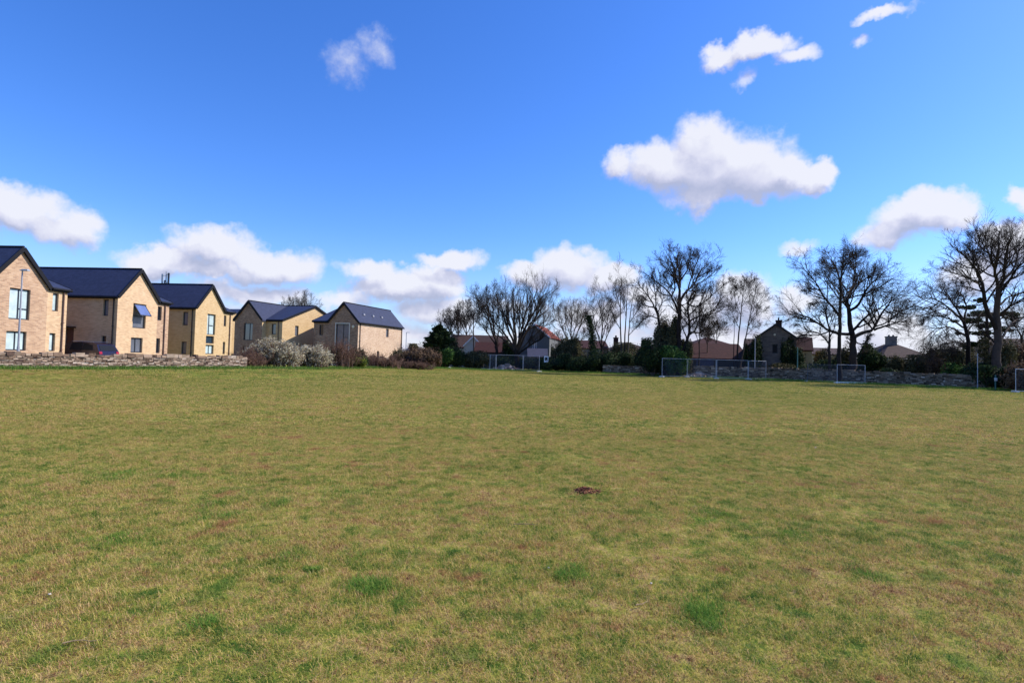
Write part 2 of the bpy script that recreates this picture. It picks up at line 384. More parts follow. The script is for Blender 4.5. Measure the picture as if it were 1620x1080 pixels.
# ------------------------------------------------------------------ mesh helpers
def link(o, parent=None):
    S.collection.objects.link(o)
    if parent is not None: o.parent = parent
    return o
class MB:
    """collects faces and links them as ONE mesh object"""
    def __init__(s): s.v = []; s.f = []; s.mi = []; s.r = []; s.n = 0
    def add(s, verts, faces, mi=0, rnd=0.5):
        verts = np.asarray(verts, float).reshape(-1, 3)
        s.v.append(verts); s.r.append(np.broadcast_to(np.asarray(rnd, float), (len(verts),)).copy())
        for f in faces: s.f.append(tuple(i + s.n for i in f)); s.mi.append(mi)
        s.n += len(verts)
    def box(s, a, b, mi=0, rnd=0.5, M=None):
        x0, y0, z0 = a; x1, y1, z1 = b
        V = np.array([(x0,y0,z0),(x1,y0,z0),(x1,y1,z0),(x0,y1,z0),(x0,y0,z1),(x1,y0,z1),(x1,y1,z1),(x0,y1,z1)], float)
        if M is not None: V = V @ M[:3, :3].T + M[:3, 3]
        s.add(V, [(0,3,2,1),(4,5,6,7),(0,1,5,4),(1,2,6,5),(2,3,7,6),(3,0,4,7)], mi, rnd)
    def tube(s, p0, p1, r0, r1=None, n=8, mi=0, rnd=0.5, caps=True):
        r1 = r0 if r1 is None else r1
        p0 = np.array(p0, float); p1 = np.array(p1, float); d = p1 - p0; d /= np.linalg.norm(d)
        u = np.cross(d, (0, 0, 1) if abs(d[2]) < .9 else (1, 0, 0)); u /= np.linalg.norm(u); q = np.cross(d, u)
        a = np.arange(n) * 2 * math.pi / n
        ring = np.cos(a)[:, None] * u + np.sin(a)[:, None] * q
        V = np.vstack([p0 + ring * r0, p1 + ring * r1])
        fs = [(i, (i + 1) % n, n + (i + 1) % n, n + i) for i in range(n)]
        if caps: fs += [tuple(range(n - 1, -1, -1)), tuple(range(n, 2 * n))]
        s.add(V, fs, mi, rnd)
    def build(s, name, mats, parent=None, smooth=False):
        me = bpy.data.meshes.new(name)
        V = np.vstack(s.v)
        me.from_pydata(V.tolist(), [], s.f)
        if not isinstance(mats, (list, tuple)): mats = [mats]
        for m in mats: me.materials.append(m)
        me.polygons.foreach_set('material_index', s.mi)
        at_ = me.attributes.new('rnd', 'FLOAT', 'POINT'); at_.data.foreach_set('value', np.concatenate(s.r))
        if smooth: me.polygons.foreach_set('use_smooth', [True] * len(me.polygons))
        me.update()
        return link(bpy.data.objects.new(name, me), parent)
def fast_mesh(name, V, Q, mat_, rnd, parent=None, smooth=False, T=None):
    """V (n,3) numpy, Q quads (m,4), T tris (k,3)"""
    me = bpy.data.meshes.new(name)
    me.vertices.add(len(V)); me.vertices.foreach_set('co', np.ascontiguousarray(V, dtype=np.float32).ravel())
    loops = []; starts = []; tot = []
    nq = 0 if Q is None else len(Q); nt = 0 if T is None else len(T)
    arr = []
    if nq: arr.append(np.asarray(Q).ravel())
    if nt: arr.append(np.asarray(T).ravel())
    L = np.concatenate(arr)
    me.loops.add(len(L)); me.loops.foreach_set('vertex_index', L.astype(np.int32))
    me.polygons.add(nq + nt)
    st = np.concatenate([np.arange(nq) * 4, nq * 4 + np.arange(nt) * 3]).astype(np.int32)
    me.polygons.foreach_set('loop_start', st)
    if smooth: me.polygons.foreach_set('use_smooth', np.ones(nq + nt, dtype=bool))
    a = me.attributes.new('rnd', 'FLOAT', 'POINT'); a.data.foreach_set('value', np.asarray(rnd, dtype=np.float32))
    me.materials.append(mat_); me.update(calc_edges=True); me.validate()
    o = bpy.data.objects.new(name, me)
    return link(o, parent)
def tag(o, label, cat, group=None):
    o['label'] = label; o['category'] = cat
    if group: o['group'] = group
    return o
def thing(name, loc, label, cat, rotz=0, group=None):
    o = bpy.data.objects.new(name, None); o.location = loc; o.rotation_euler = (0, 0, rotz)
    o.empty_display_size = 0.3
    S.collection.objects.link(o); return tag(o, label, cat, group)
def struct(o, kind='structure'): o['kind'] = kind; return o

# ------------------------------------------------------------------ ground
WA = np.array([-26.1, 28.5]); WB = np.array([-19.0, 39.0])          # foot of the left stone wall
wd = (WB - WA) / np.linalg.norm(WB - WA)
RIDGE = [WA - wd * 40, WA, WB, np.array([-15.2, 54.0]), np.array([-13.5, 62.0]), np.array([-13.5, 200.0])]
def gz(x, y):
    """height of the field: flat, rising a little towards the houses on the left"""
    x = np.asarray(x, float); y = np.asarray(y, float)
    xs = np.interp(y, [p[1] for p in RIDGE], [p[0] for p in RIDGE])
    hh = np.interp(y, [0, 28, 39, 54, 62, 72], [.35, .35, .35, .28, .2, .12])
    d = (x - xs)                                                      # to the right of the ridge line
    t_ = np.clip(1 - d / 11.0, 0, 1); t_ = t_ * t_ * (3 - 2 * t_)
    return hh * t_ * (y > -20) + 0.02 * np.sin(x * .35 + 1) * np.sin(y * .23) * np.clip(y / 10, 0, 1)
def axis(lims):
    a = [0.0]; st = 0.8
    while a[-1] < lims: a.append(a[-1] + st); st *= 1.045
    return np.array(a)
ax = axis(1800); gx = np.concatenate([-ax[:0:-1], ax]); gy = np.concatenate([-axis(60)[:0:-1], ax])
GX, GY = np.meshgrid(gx, gy); Vg = np.stack([GX, GY, gz(GX, GY)], -1).reshape(-1, 3)
ny, nx = GX.shape
idx = np.arange(ny * nx).reshape(ny, nx)
Qg = np.stack([idx[:-1, :-1], idx[:-1, 1:], idx[1:, 1:], idx[1:, :-1]], -1).reshape(-1, 4)
struct(fast_mesh('ground', Vg, Qg, M_SOIL, np.zeros(len(Vg)), smooth=True))

# ------------------------------------------------------------------ turf blades (geometry-node scatter of tiles)
def blades(N, rad, L0, L1, W0, W1, rng, lie=(0.75, 1.5), straw=0.0, disc=True, clump=True):
    if disc:
        r = rad * np.sqrt(rng.random(N)); a = rng.random(N) * 2 * math.pi
        px, py = r * np.cos(a), r * np.sin(a)
    else:
        px, py = (rng.random(N) - .5) * 2 * rad, (rng.random(N) - .5) * 2 * rad
    ln = rng.uniform(L0, L1, N); wd_ = rng.uniform(W0, W1, N)
    nc = max(4, N // 45); cl = rng.random(N) < .38; ki = rng.integers(0, nc, N)
    if clump:
        ca = rng.random(nc) * 6.283; cr_ = rad * np.sqrt(rng.random(nc)); sg = .028 * (L1 / .055) * (rad / .42) ** .5
        px = np.where(cl, cr_[ki] * np.cos(ca[ki]) + rng.normal(size=N) * sg, px); py = np.where(cl, cr_[ki] * np.sin(ca[ki]) + rng.normal(size=N) * sg, py); ln = np.where(cl, ln * 1.3, ln)
    az_ = rng.random(N) * 2 * math.pi; tilt = rng.uniform(lie[0], lie[1], N)
    d = np.stack([np.cos(az_), np.sin(az_), np.zeros(N)], 1); sdv = np.stack([-np.sin(az_), np.cos(az_), np.zeros(N)], 1)
    up = np.array([0, 0, 1.0])
    base = np.stack([px, py, np.full(N, -0.004)], 1)
    t1 = tilt * 0.55
    mid = base + (np.cos(t1)[:, None] * up + np.sin(t1)[:, None] * d) * (ln * 0.5)[:, None]
    tip = mid + (np.cos(tilt * 1.25)[:, None] * up + np.sin(tilt * 1.25)[:, None] * d) * (ln * 0.5)[:, None]
    tip[:, 2] = np.maximum(tip[:, 2], 0.003)
    hw = (sdv * wd_[:, None] * 0.5)
    V = np.stack([base - hw, base + hw, mid + hw * .8, mid - hw * .8, tip], 1).reshape(-1, 3)
    b = np.arange(N) * 5
    Q = np.stack([b, b + 1, b + 2, b + 3], 1); T = np.stack([b + 3, b + 2, b + 4], 1)
    q = rng.random(N); q[rng.random(N) < .10] *= .25
    if clump: q = np.where(cl, np.clip(rng.random(nc)[ki] * .8 + .2 + rng.normal(size=N) * .1, 0, 1), q)
    rnd = np.repeat(q, 5)
    return V, Q, T, rnd
def scatter(name, pts, tiles, seed, kind='stuff'):
    coll = bpy.data.collections.new(name + '_tiles')
    for o in tiles:
        for c in list(o.users_collection): c.objects.unlink(o)
        coll.objects.link(o)
    me = bpy.data.meshes.new(name); me.from_pydata(pts.tolist(), [], [])
    rg = np.random.default_rng(seed)
    a = me.attributes.new('rot', 'FLOAT', 'POINT'); a.data.foreach_set('value', (rg.random(len(pts)) * 6.283).astype(np.float32))
    a = me.attributes.new('scl', 'FLOAT', 'POINT'); a.data.foreach_set('value', rg.uniform(.75, 1.25, len(pts)).astype(np.float32))
    o = link(bpy.data.objects.new(name, me)); o['kind'] = kind
    for q in tiles: q['kind'] = 'stuff'
    ng = bpy.data.node_groups.new(name, 'GeometryNodeTree')
    ng.interface.new_socket('Geometry', in_out='INPUT', socket_type='NodeSocketGeometry')
    ng.interface.new_socket('Geometry', in_out='OUTPUT', socket_type='NodeSocketGeometry')
    n = ng.nodes; l = ng.links
    gi = n.new('NodeGroupInput'); go = n.new('NodeGroupOutput')
    ci = n.new('GeometryNodeCollectionInfo'); ci.inputs['Collection'].default_value = coll
    ci.inputs['Separate Children'].default_value = True; ci.inputs['Reset Children'].default_value = True
    ip = n.new('GeometryNodeInstanceOnPoints'); ip.inputs['Pick Instance'].default_value = True
    ra = n.new('GeometryNodeInputNamedAttribute'); ra.data_type = 'FLOAT'; ra.inputs['Name'].default_value = 'rot'
    sa = n.new('GeometryNodeInputNamedAttribute'); sa.data_type = 'FLOAT'; sa.inputs['Name'].default_value = 'scl'
    cr = n.new('ShaderNodeCombineXYZ'); l.new(ra.outputs[0], cr.inputs[2])
    er = n.new('FunctionNodeEulerToRotation'); l.new(cr.outputs[0], er.inputs[0])
    cs = n.new('ShaderNodeCombineXYZ'); cs.inputs[0].default_value = 1; cs.inputs[1].default_value = 1; l.new(sa.outputs[0], cs.inputs[2])
    l.new(gi.outputs[0], ip.inputs['Points']); l.new(ci.outputs[0], ip.inputs['Instance'])
    l.new(er.outputs[0], ip.inputs['Rotation']); l.new(cs.outputs[0], ip.inputs['Scale'])
    l.new(ip.outputs[0], go.inputs[0])
    md = o.modifiers.new('scatter', 'NODES'); md.node_group = ng
    return o
def wedge(y0, y1, step, margin, seed):
    rg = np.random.default_rng(seed); P = []
    y = y0
    while y < y1:
        half = .95 * y + margin
        xs = np.arange(-half, half, step) + rg.random() * step
        P.append(np.stack([xs + rg.uniform(-.3, .3, len(xs)) * step, np.full(len(xs), y) + rg.uniform(-.3, .3, len(xs)) * step], 1))
        y += step
    P = np.vstack(P)
    # only on the field side of the left wall
    xs = np.interp(P[:, 1], [p[1] for p in RIDGE], [p[0] for p in RIDGE])
    P = P[P[:, 0] > xs + .3]
    right = np.interp(P[:, 1], [0, 12, 29, 41, 48, 60.2, 61.5, 66.5, 72, 80], [80, 78, 61, 47, 40, 27.5, 20, 16, 8, 5])
    P = P[P[:, 0] < right]
    return np.column_stack([P, gz(P[:, 0], P[:, 1])])
rg = np.random.default_rng(3)
tiles = []
for k in range(6):
    V, Q, T, r = blades(3600, .42, .022, .055, .0014, .0032, rg)
    tiles.append(fast_mesh('grass', V, Q, M_BLADE, r, T=T))
scatter('grass', wedge(1.2, 12, .48, 3.5, 5), tiles, 7)
tiles = []
for k in range(5):
    V, Q, T, r = blades(5200, .85, .025, .06, .003, .007, rg)
    tiles.append(fast_mesh('grass', V, Q, M_BLADE, r, T=T))
scatter('grass', wedge(11.6, 30, 1.0, 9, 6), tiles, 8)
tiles = []
for k in range(4):
    V, Q, T, r = blades(5200, 1.8, .03, .065, .009, .018, rg)
    tiles.append(fast_mesh('grass', V, Q, M_BLADE, r, T=T))
scatter('grass', wedge(29, 72, 2.1, 16, 9), tiles, 10)

# ------------------------------------------------------------------ houses
def slab(mb, pts, th=0.16, mi=0):
    """roof plane from a polygon of 3-D points, thickened downwards"""
    P = np.array(pts, float); n = len(P); Q = P - np.array([0, 0, th])
    mb.add(np.vstack([P, Q]), [tuple(range(n)), tuple(range(2 * n - 1, n - 1, -1))] + [(i, n + i, n + (i + 1) % n, (i + 1) % n) for i in range(n)], mi)
def panel(mb, P0, d, nrm, w_, z0, z1, ops, gable=None, dep=0.20, mi=0, s0=0.0):
    """wall plane with real window holes and reveals. P0 local xy of s=0; d along; nrm outward; ops list (s0,s1,z0,z1)"""
    d = np.array(d, float); nrm = np.array(nrm, float); P0 = np.array(P0, float)
    def W3(s_, z_, o=0.0): q = P0 + d * s_ - nrm * o; return (q[0], q[1], z_)
    ss = sorted({s0, w_} | {v for o in ops for v in o[:2]}); zs = sorted({z0, z1} | {v for o in ops for v in o[2:4]})
    for i in range(len(ss) - 1):
        for j in range(len(zs) - 1):
            a, b = ss[i], ss[i + 1]; c, e = zs[j], zs[j + 1]; mx, mz = (a + b) / 2, (c + e) / 2
            if any(o[0] < mx < o[1] and o[2] < mz < o[3] for o in ops): continue
            mb.add([W3(a, c), W3(b, c), W3(b, e), W3(a, e)], [(0, 1, 2, 3)], mi)
    for (a, b, c, e) in [o[:4] for o in ops]:
        for q in ([(a, c), (a, e)], [(b, e), (b, c)], [(a, e), (b, e)], [(b, c), (a, c)]):
            (s1_, z1_), (s2_, z2_) = q
            mb.add([W3(s1_, z1_), W3(s2_, z2_), W3(s2_, z2_, dep), W3(s1_, z1_, dep)], [(0, 1, 2, 3)], mi)
    if gable:
        sm, hr = gable
        mb.add([W3(s0, z1), W3(w_, z1), W3(sm, hr)], [(0, 1, 2)], mi)
def window(parent, P0, d, nrm, op, glass, bars=(), transom=None, dep=0.17, fr=0.07, framemat=None):
    """frame > pane set in an opening (s0,s1,z0,z1)"""
    a, b, c, e = op[:4]; d = np.array(d, float); nrm = np.array(nrm, float); P0 = np.array(P0, float)
    mb = MB()
    def bar(s0_, s1_, z0_, z1_, o0, o1, m=mb, mi=0):
        c4 = []
        for z_ in (z0_, z1_):
            for (s_, o_) in ((s0_, o0), (s1_, o0), (s1_, o1), (s0_, o1)):
                q = P0 + d * s_ - nrm * o_; c4.append((q[0], q[1], z_))
        m.add(c4, [(0,3,2,1),(4,5,6,7),(0,1,5,4),(1,2,6,5),(2,3,7,6),(3,0,4,7)], mi)
    o0, o1 = dep - .05, dep + .03
    bar(a + .002, a + fr, c + .002, e - .002, o0, o1); bar(b - fr, b - .002, c + .002, e - .002, o0, o1)
    bar(a + fr, b - fr, c + .002, c + fr, o0, o1); bar(a + fr, b - fr, e - fr, e - .002, o0, o1)
    for s_ in bars: bar(s_ - fr / 2, s_ + fr / 2, c + fr, e - fr, o0 + .003, o1)
    if transom:
        s0_, s1_, z_ = transom; bar(s0_, s1_, z_ - fr / 2, z_ + fr / 2, o0 + .006, o1)
    wobj = mb.build('window', framemat or M_ANTH, parent)
    g_ = MB(); bar(a + fr * .6, b - fr * .6, c + fr * .6, e - fr * .6, dep - .012, dep + .012, g_)
    g_.build('pane', glass, wobj)
    return wobj
def pipe(parent, P0, d, nrm, s_, z0, z1, m=None):
    q = np.array(P0, float) + np.array(d, float) * s_ + np.array(nrm, float) * .07
    mb = MB(); mb.tube((q[0], q[1], z0), (q[0], q[1], z1), .045, n=8)
    for z_ in (z0 + 1.0, z0 + 2.8): mb.box((q[0] - .06, q[1] - .06, z_), (q[0] + .06, q[1] + .06, z_ + .04))
    mb.tube((q[0], q[1], z1 - .01), (q[0] - nrm[0] * .04, q[1] - nrm[1] * .04, z1 + .12), .045, n=8)
    mb.build('downpipe', m or M_PIPE, parent)

HE, HR, BASE = 5.30, 7.42, -0.25
def house(name, label, P, e, sg, wA, wB, LA, rB, yb, mA, mS, mB, mG, front=(), side=(), bfront=(), bgable=(), pipes=(), he=HE, hr=HR, frame_strip=False, back=None, group=None):
    """A: block wA wide with its gable to the front, LA deep; B: block wB wide beside it, ridge across at depth yb.
    P world xy of A's outer front corner, e unit vector from A towards B, sg=+1 when depth is left of e."""
    e = np.array(e, float) / np.linalg.norm(e)
    ex = e * sg                                   # local +x
    rot = math.atan2(ex[1], ex[0])
    dy = np.array([-ex[1], ex[0]])                # local +y = depth
    H = thing(name, (P[0], P[1], 0.0), label, 'house', rot, group)
    m = sg
    def X(s_): return m * s_
    OV = .14
    # ---- walls
    def conv(ops): return [o['r'] for o in ops]
    wb = MB()
    # front of A (normal -y)
    panel(wb, (0, 0), (m, 0), (0, -1), wA, BASE, he, conv(front), gable=(wA / 2, hr - .05), mi=0)
    # outer side of A (normal -x*m)
    panel(wb, (0, 0), (0, 1), (-m, 0), LA, BASE, he, conv(side), mi=1)
    # inner side strip between A front and B front
    if rB > 0.02: panel(wb, (X(wA), 0), (0, 1), (m, 0), rB, BASE, he, [], mi=1)
    # inner side of A behind B
    bd = 2 * (yb - rB)                            # depth of B
    panel(wb, (X(wA + wB), rB), (0, 1), (m, 0), bd, BASE, he, conv(bgable), gable=(bd / 2, hr - .05), mi=3)
    panel(wb, (X(wA), rB), (m, 0), (0, -1), wB, BASE, he, conv(bfront), mi=2)
    # backs
    panel(wb, (0, LA), (m, 0), (0, 1), wA, BASE, he, [], gable=(wA / 2, hr - .05), mi=1)
    panel(wb, (X(wA), rB + bd), (m, 0), (0, 1), wB, BASE, he, [], mi=1)
    if LA > rB + bd: panel(wb, (X(wA), rB + bd), (0, 1), (m, 0), LA - rB - bd, BASE, he, [], mi=1)
    wb.build('wall', [mA, mS, mB, mG], H)
    # ---- roof
    rf = MB(); k = (hr - he) / (wA / 2); kb = (hr - he) / (yb - rB); t0 = .10
    zE = he - OV * k; zEb = he - OV * kb; up = .16
    def R3(x_, y_, z_): return (X(x_), y_, z_ + up)
    slab(rf, [R3(-OV, -OV, zE), R3(wA / 2, -OV, hr), R3(wA / 2, LA + OV, hr), R3(-OV, LA + OV, zE)])
    # inner slope down to valley
    fr_ = [R3(wA / 2, -OV, hr), R3(wA + (OV if rB > .02 else OV * .6), -OV, zE if rB > .02 else he - OV * .6 * k)]
    if rB > .02: fr_ += [R3(wA + OV, max(rB - .02, 0), zE)]
    fr_ += [R3(wA, rB, he), R3(wA / 2, yb, hr)]
    slab(rf, fr_)
    slab(rf, [R3(wA / 2, yb + .002, hr), R3(wA, rB + bd, he), R3(wA + OV, LA + OV, zE), R3(wA / 2, LA + OV, hr)])
    slab(rf, [R3(wA + .02, rB - OV, zEb), R3(wA + wB + OV, rB - OV, zEb), R3(wA + wB + OV, yb, hr), R3(wA / 2 + .02, yb, hr)])
    slab(rf, [R3(wA / 2 + .02, yb + .003, hr), R3(wA + wB + OV, yb + .003, hr), R3(wA + wB + OV, rB + bd + OV, zEb), R3(wA + .02, rB + bd + OV, zEb)])
    ro = rf.build('roof', M_SLATE, H)
    rc = MB()
    rc.tube((X(wA / 2), -OV, hr + up + .01), (X(wA / 2), LA + OV, hr + up + .01), .07, n=6)
    rc.tube((X(wA / 2), yb, hr + up + .012), (X(wA + wB + OV), yb, hr + up + .012), .07, n=6)
    rc.build('ridge_cap', M_BLACK, ro)
    # ---- verges and gutters
    vg = MB()
    def barp(p, q, w0, h0):
        p = np.array(p, float); q = np.array(q, float); dd = q - p; ln = np.linalg.norm(dd); dd /= ln
        sd_ = np.cross(dd, (0, 0, 1)); sd_ /= np.linalg.norm(sd_); uu = np.cross(sd_, dd)
        V = [p + sd_ * a * w0 + uu * b * h0 for a, b in ((-.5, -.5), (.5, -.5), (.5, .5), (-.5, .5))] + [q + sd_ * a * w0 + uu * b * h0 for a, b in ((-.5, -.5), (.5, -.5), (.5, .5), (-.5, .5))]
        vg.add(V, [(0,3,2,1),(4,5,6,7),(0,1,5,4),(1,2,6,5),(2,3,7,6),(3,0,4,7)])
    yv = -OV - .03
    barp((X(-OV), yv, zE + up - .09), (X(wA / 2), yv, hr + up - .09), .05, .24)
    barp((X(wA + OV * .6), yv, he - OV * .6 * k + up - .09), (X(wA / 2), yv + .004, hr + up - .09), .05, .24)
    xv_ = X(wA + wB + OV + .03)
    barp((xv_, rB - OV, zEb + up - .09), (xv_, yb, hr + up - .09), .05, .22)
    barp((xv_ + .002, rB + bd + OV, zEb + up - .09), (xv_ + .002, yb, hr + up - .09), .05, .22)
    vg.build('verge', M_BLACK, ro)
    gt = MB()
    def gutter(p, q): gt.tube(p, q, .075, n=8)
    gutter((X(-OV - .05), -OV, zE + up - .12), (X(-OV - .05), LA + OV, zE + up - .12))
    gutter((X(wA + OV), rB - OV - .05, zEb + up - .12), (X(wA + wB + OV), rB - OV - .05, zEb + up - .12))
    gt.build('gutter', M_BLACK, ro)
    # fascia under the eaves
    fb = MB()
    fb.box((min(X(-OV), X(.02)), .02, he - .20), (max(X(-OV), X(.02)), LA, he - .02))
    fb.box((min(X(wA + .05), X(wA + wB)), rB - OV, he - .16), (max(X(wA + .05), X(wA + wB)), rB - .004, he - .02))
    fb.build('fascia', M_BLACK, ro)
    # ---- windows
    for P0, dd, nn, ops in (((0, 0), (m, 0), (0, -1), front), ((0, 0), (0, 1), (-m, 0), side), ((X(wA), rB), (m, 0), (0, -1), bfront), ((X(wA + wB), rB), (0, 1), (m, 0), bgable)):
        for o in ops:
            kind = o.get('k', 'win')
            if kind == 'door':
                a, b, c, z_ = o['r']; mb = MB()
                dq = np.array(dd, float); nq = np.array(nn, float)
                def bx(s0_, s1_, z0_, z1_, o0, o1, mbx):
                    c4 = []
                    for zz in (z0_, z1_):
                        for (s_, o_) in ((s0_, o0), (s1_, o0), (s1_, o1), (s0_, o1)):
                            q = np.array(P0, float) + dq * s_ - nq * o_; c4.append((q[0], q[1], zz))
                    mbx.add(c4, [(0,3,2,1),(4,5,6,7),(0,1,5,4),(1,2,6,5),(2,3,7,6),(3,0,4,7)])
                bx(a + .03, b - .03, c + .01, z_ - .03, .08, .12, mb); dr = mb.build('door', M_DOOR, H)
                h2 = MB(); bx(b - .16, b - .12, c + 1.0, c + 1.12, .02, .08, h2); h2.build('handle', M_STEEL, dr)
                can = MB(); bx(a - .15, b + .35, z_ + .02, z_ + .12, -.65, -.003, can); can.build('canopy', M_BLACK, H)
            else:
                wobj = window(H, P0, dd, nn, o['r'], o.get('g', M_GDARK), bars=o.get('bars', ()), transom=o.get('tr'))
                if o.get('surround'):
                    a, b, c, z_ = o['r']; mb = MB(); dq = np.array(dd, float); nq = np.array(nn, float)
                    for (s0_, s1_, z0_, z1_) in ((a - .12, a, c - .0, z_), (b, b + .12, c, z_), (a - .12, b + .12, z_, z_ + .12), (a - .12, b + .12, c - .1, c)):
                        c4 = []
                        for zz in (z0_, z1_):
                            for (s_, o_) in ((s0_, -.03), (s1_, -.03), (s1_, -.002), (s0_, -.002)):
                                q = np.array(P0, float) + dq * s_ - nq * o_; c4.append((q[0], q[1], zz))
                        mb.add(c4, [(0,3,2,1),(4,5,6,7),(0,1,5,4),(1,2,6,5),(2,3,7,6),(3,0,4,7)])
                    mb.build('surround', M_CREAM, wobj)
                if o.get('open'):
                    a, b, c, z_ = o['r']; zt = z_ - .07; zb = c + (z_ - c) * o['open']
                    dq = np.array(dd, float); nq = np.array(nn, float); L_ = zt - zb; an = math.radians(34)
                    q0 = np.array(P0, float)
                    def S3(s_, l_, th): # along sash
                        off = math.sin(an) * l_ + th * math.cos(an); q = q0 + dq * s_ + nq * (off - .03); return (q[0], q[1], zt - math.cos(an) * l_ + th * math.sin(an))
                    def sbar(s0_, s1_, l0, l1, mbx, t0_=-.02, t1_=.02):
                        mbx.add([S3(s0_, l0, t0_), S3(s1_, l0, t0_), S3(s1_, l0, t1_), S3(s0_, l0, t1_), S3(s0_, l1, t0_), S3(s1_, l1, t0_), S3(s1_, l1, t1_), S3(s0_, l1, t1_)],
                                [(0,3,2,1),(4,5,6,7),(0,1,5,4),(1,2,6,5),(2,3,7,6),(3,0,4,7)])
                    mb = MB(); f_ = .055
                    sbar(a + .08, a + .08 + f_, 0, L_, mb); sbar(b - .08 - f_, b - .08, 0, L_, mb); sbar(a + .08 + f_, b - .08 - f_, 0, f_, mb); sbar(a + .08 + f_, b - .08 - f_, L_ - f_, L_, mb)
                    sh = mb.build('open_sash', M_ANTH, H)
                    mb = MB(); sbar(a + .08 + f_, b - .08 - f_, f_, L_ - f_, mb, -.008, .008); mb.build('pane', M_GOPEN, sh)
    for pd in pipes:
        which, s_ = pd[0], pd[1]
        pz0 = .3
        if which == 'front': pipe(H, (0, 0), (m, 0), (0, -1), s_, pz0, he - .1)
        if which == 'side': pipe(H, (0, 0), (0, 1), (-m, 0), s_, pz0, he - .1, M_BLACK)
        if which == 'bfront': pipe(H, (X(wA), rB), (m, 0), (0, -1), s_, pz0, he - .1)
        if which == 'bgable': pipe(H, (X(wA + wB), rB), (0, 1), (m, 0), s_, pz0, he - .1)
    return H
def opx(P0, d, x0, y0, x1, y1, zmin=None):
    """opening from photograph pixels of its upper left and lower right corner on a wall plane"""
    s0_, zt = onplane(x0, y0, P0, d); s1_, zb = onplane(x1, y1, P0, d)
    a, b = min(s0_, s1_), max(s0_, s1_)
    return (a, b, min(zt, zb) if zmin is None else zmin, max(zt, zb))

d1 = np.array([.0757, 1.0]); d1 /= np.linalg.norm(d1)           # the row of the three nearer houses
din = np.array([-d1[1], d1[0]])
H2C = np.array([-28.47, 40.0])
H1C = np.array([-29.87, 37.2]) - d1 * 5.25
H3C = H2C + d1 * 8.75
e1 = np.array([.959, -.284]); e1 /= np.linalg.norm(e1)
d2 = np.array([.284, .959]); d2 /= np.linalg.norm(d2)
GF = 2.42
# h1
house('brick_house', 'nearest pale brick house at the left edge with pale panes in its windows', H1C, d1, 1, 3.8, 1.45, 10.8, 0, 5.8, M_BUFF2, M_BUFF2, M_BUFF, M_BUFF2,
      front=[dict(r=(1.30, 2.62, 3.14, 5.02), g=M_GPALE, bars=(1.98,), tr=(2.0, 2.56, 3.80)), dict(r=(1.22, 2.50, 1.25, GF), g=M_GPALE, bars=(1.88,))],
      bfront=[dict(r=(.37, .80, 3.86, 5.02), g=M_GPALE), dict(r=(.27, .70, 1.25, GF), g=M_GPALE)], pipes=(('bfront', 1.12),), group='new brick houses with slate roofs')
# h2
SD = np.array([0, 0])
def sx_(x): return (onplane(x, 520, H2C, din)[0])
house('brick_house', 'buff brick gable house with an upper window swung open, dark car beside it', H2C, d1, 1, 4.05, 1.32, 10.8, 0, 5.6, M_BUFF, M_BUFF, M_BUFF2, M_BUFF2,
      front=[dict(r=(1.50, 2.82, 3.10, 4.95), g=M_GCURT, tr=(1.57, 2.75, 4.02), open=.42), dict(r=(1.42, 2.60, 1.25, 2.38), g=M_GCURT, bars=(2.0,))],
      bfront=[dict(r=(.03, .48, 3.85, 4.96), g=M_GDARK), dict(r=(.01, .44, 1.25, GF), g=M_GDARK)],
      side=[dict(r=opx(H2C, din, 163.5, 473.5, 171, 499.5), g=M_GCURT), dict(r=opx(H2C, din, 160.5, 531, 167.5, 546), g=M_GDARK), dict(r=opx(H2C, din, 104, 519, 116, 540, .3), k='door')],
      pipes=(('side', .25), ('bfront', .78)), group='new brick houses with slate roofs')
# h3
house('brick_house', 'third brick house from the left with a tall blue panelled window', H3C, d1, 1, 4.2, 1.45, 10.8, 0, 5.6, M_YELL, M_YELL, M_YELL, M_YELL,
      front=[dict(r=opx(H3C, d1, 328.5, 496, 340, 530), g=M_GPALE, bars=(onplane(332.5, 510, H3C, d1)[0],), tr=(onplane(332.5, 510, H3C, d1)[0], onplane(339, 510, H3C, d1)[0], 3.85)),
             dict(r=opx(H3C, d1, 326, 531, 338, 543.5), g=M_PANEL), dict(r=opx(H3C, d1, 325.5, 545, 337.5, 560), g=M_GPALE, bars=(onplane(332, 550, H3C, d1)[0],))],
      bfront=[dict(r=(.02, .40, 3.9, 4.95), g=M_GCURT), dict(r=(.02, .38, 1.25, GF), g=M_GCURT)],
      side=[dict(r=opx(H3C, din, 289.5, 493, 297, 514.5), g=M_GCURT), dict(r=opx(H3C, din, 287, 540, 294.5, 560), g=M_GCURT)],
      pipes=(('side', .25), ('bfront', .95)), group='new brick houses with slate roofs')
# h4
A4 = np.array([-29.27, 65.0]) - e1 * 3.92
house('brick_house', 'yellow brick house behind the white blossom, brown brick gable on its left', A4, e1, 1, 3.92, 2.25, 12.0, .7, 6.7, M_BROWN, M_YELL, M_YELL, M_YELL,
      front=[dict(r=(1.32, 2.60, 2.90, 4.90), g=M_GDARK, bars=(2.1,)), dict(r=(1.25, 2.5, 1.0, 2.2), g=M_GDARK)],
      bfront=[dict(r=(.75, 1.35, 3.65, 4.90), g=M_GDARK)], bgable=[dict(r=(2.28, 2.93, 3.64, 4.84), g=M_GCURT)],
      pipes=(('bfront', 1.75),), group='new brick houses with slate roofs')
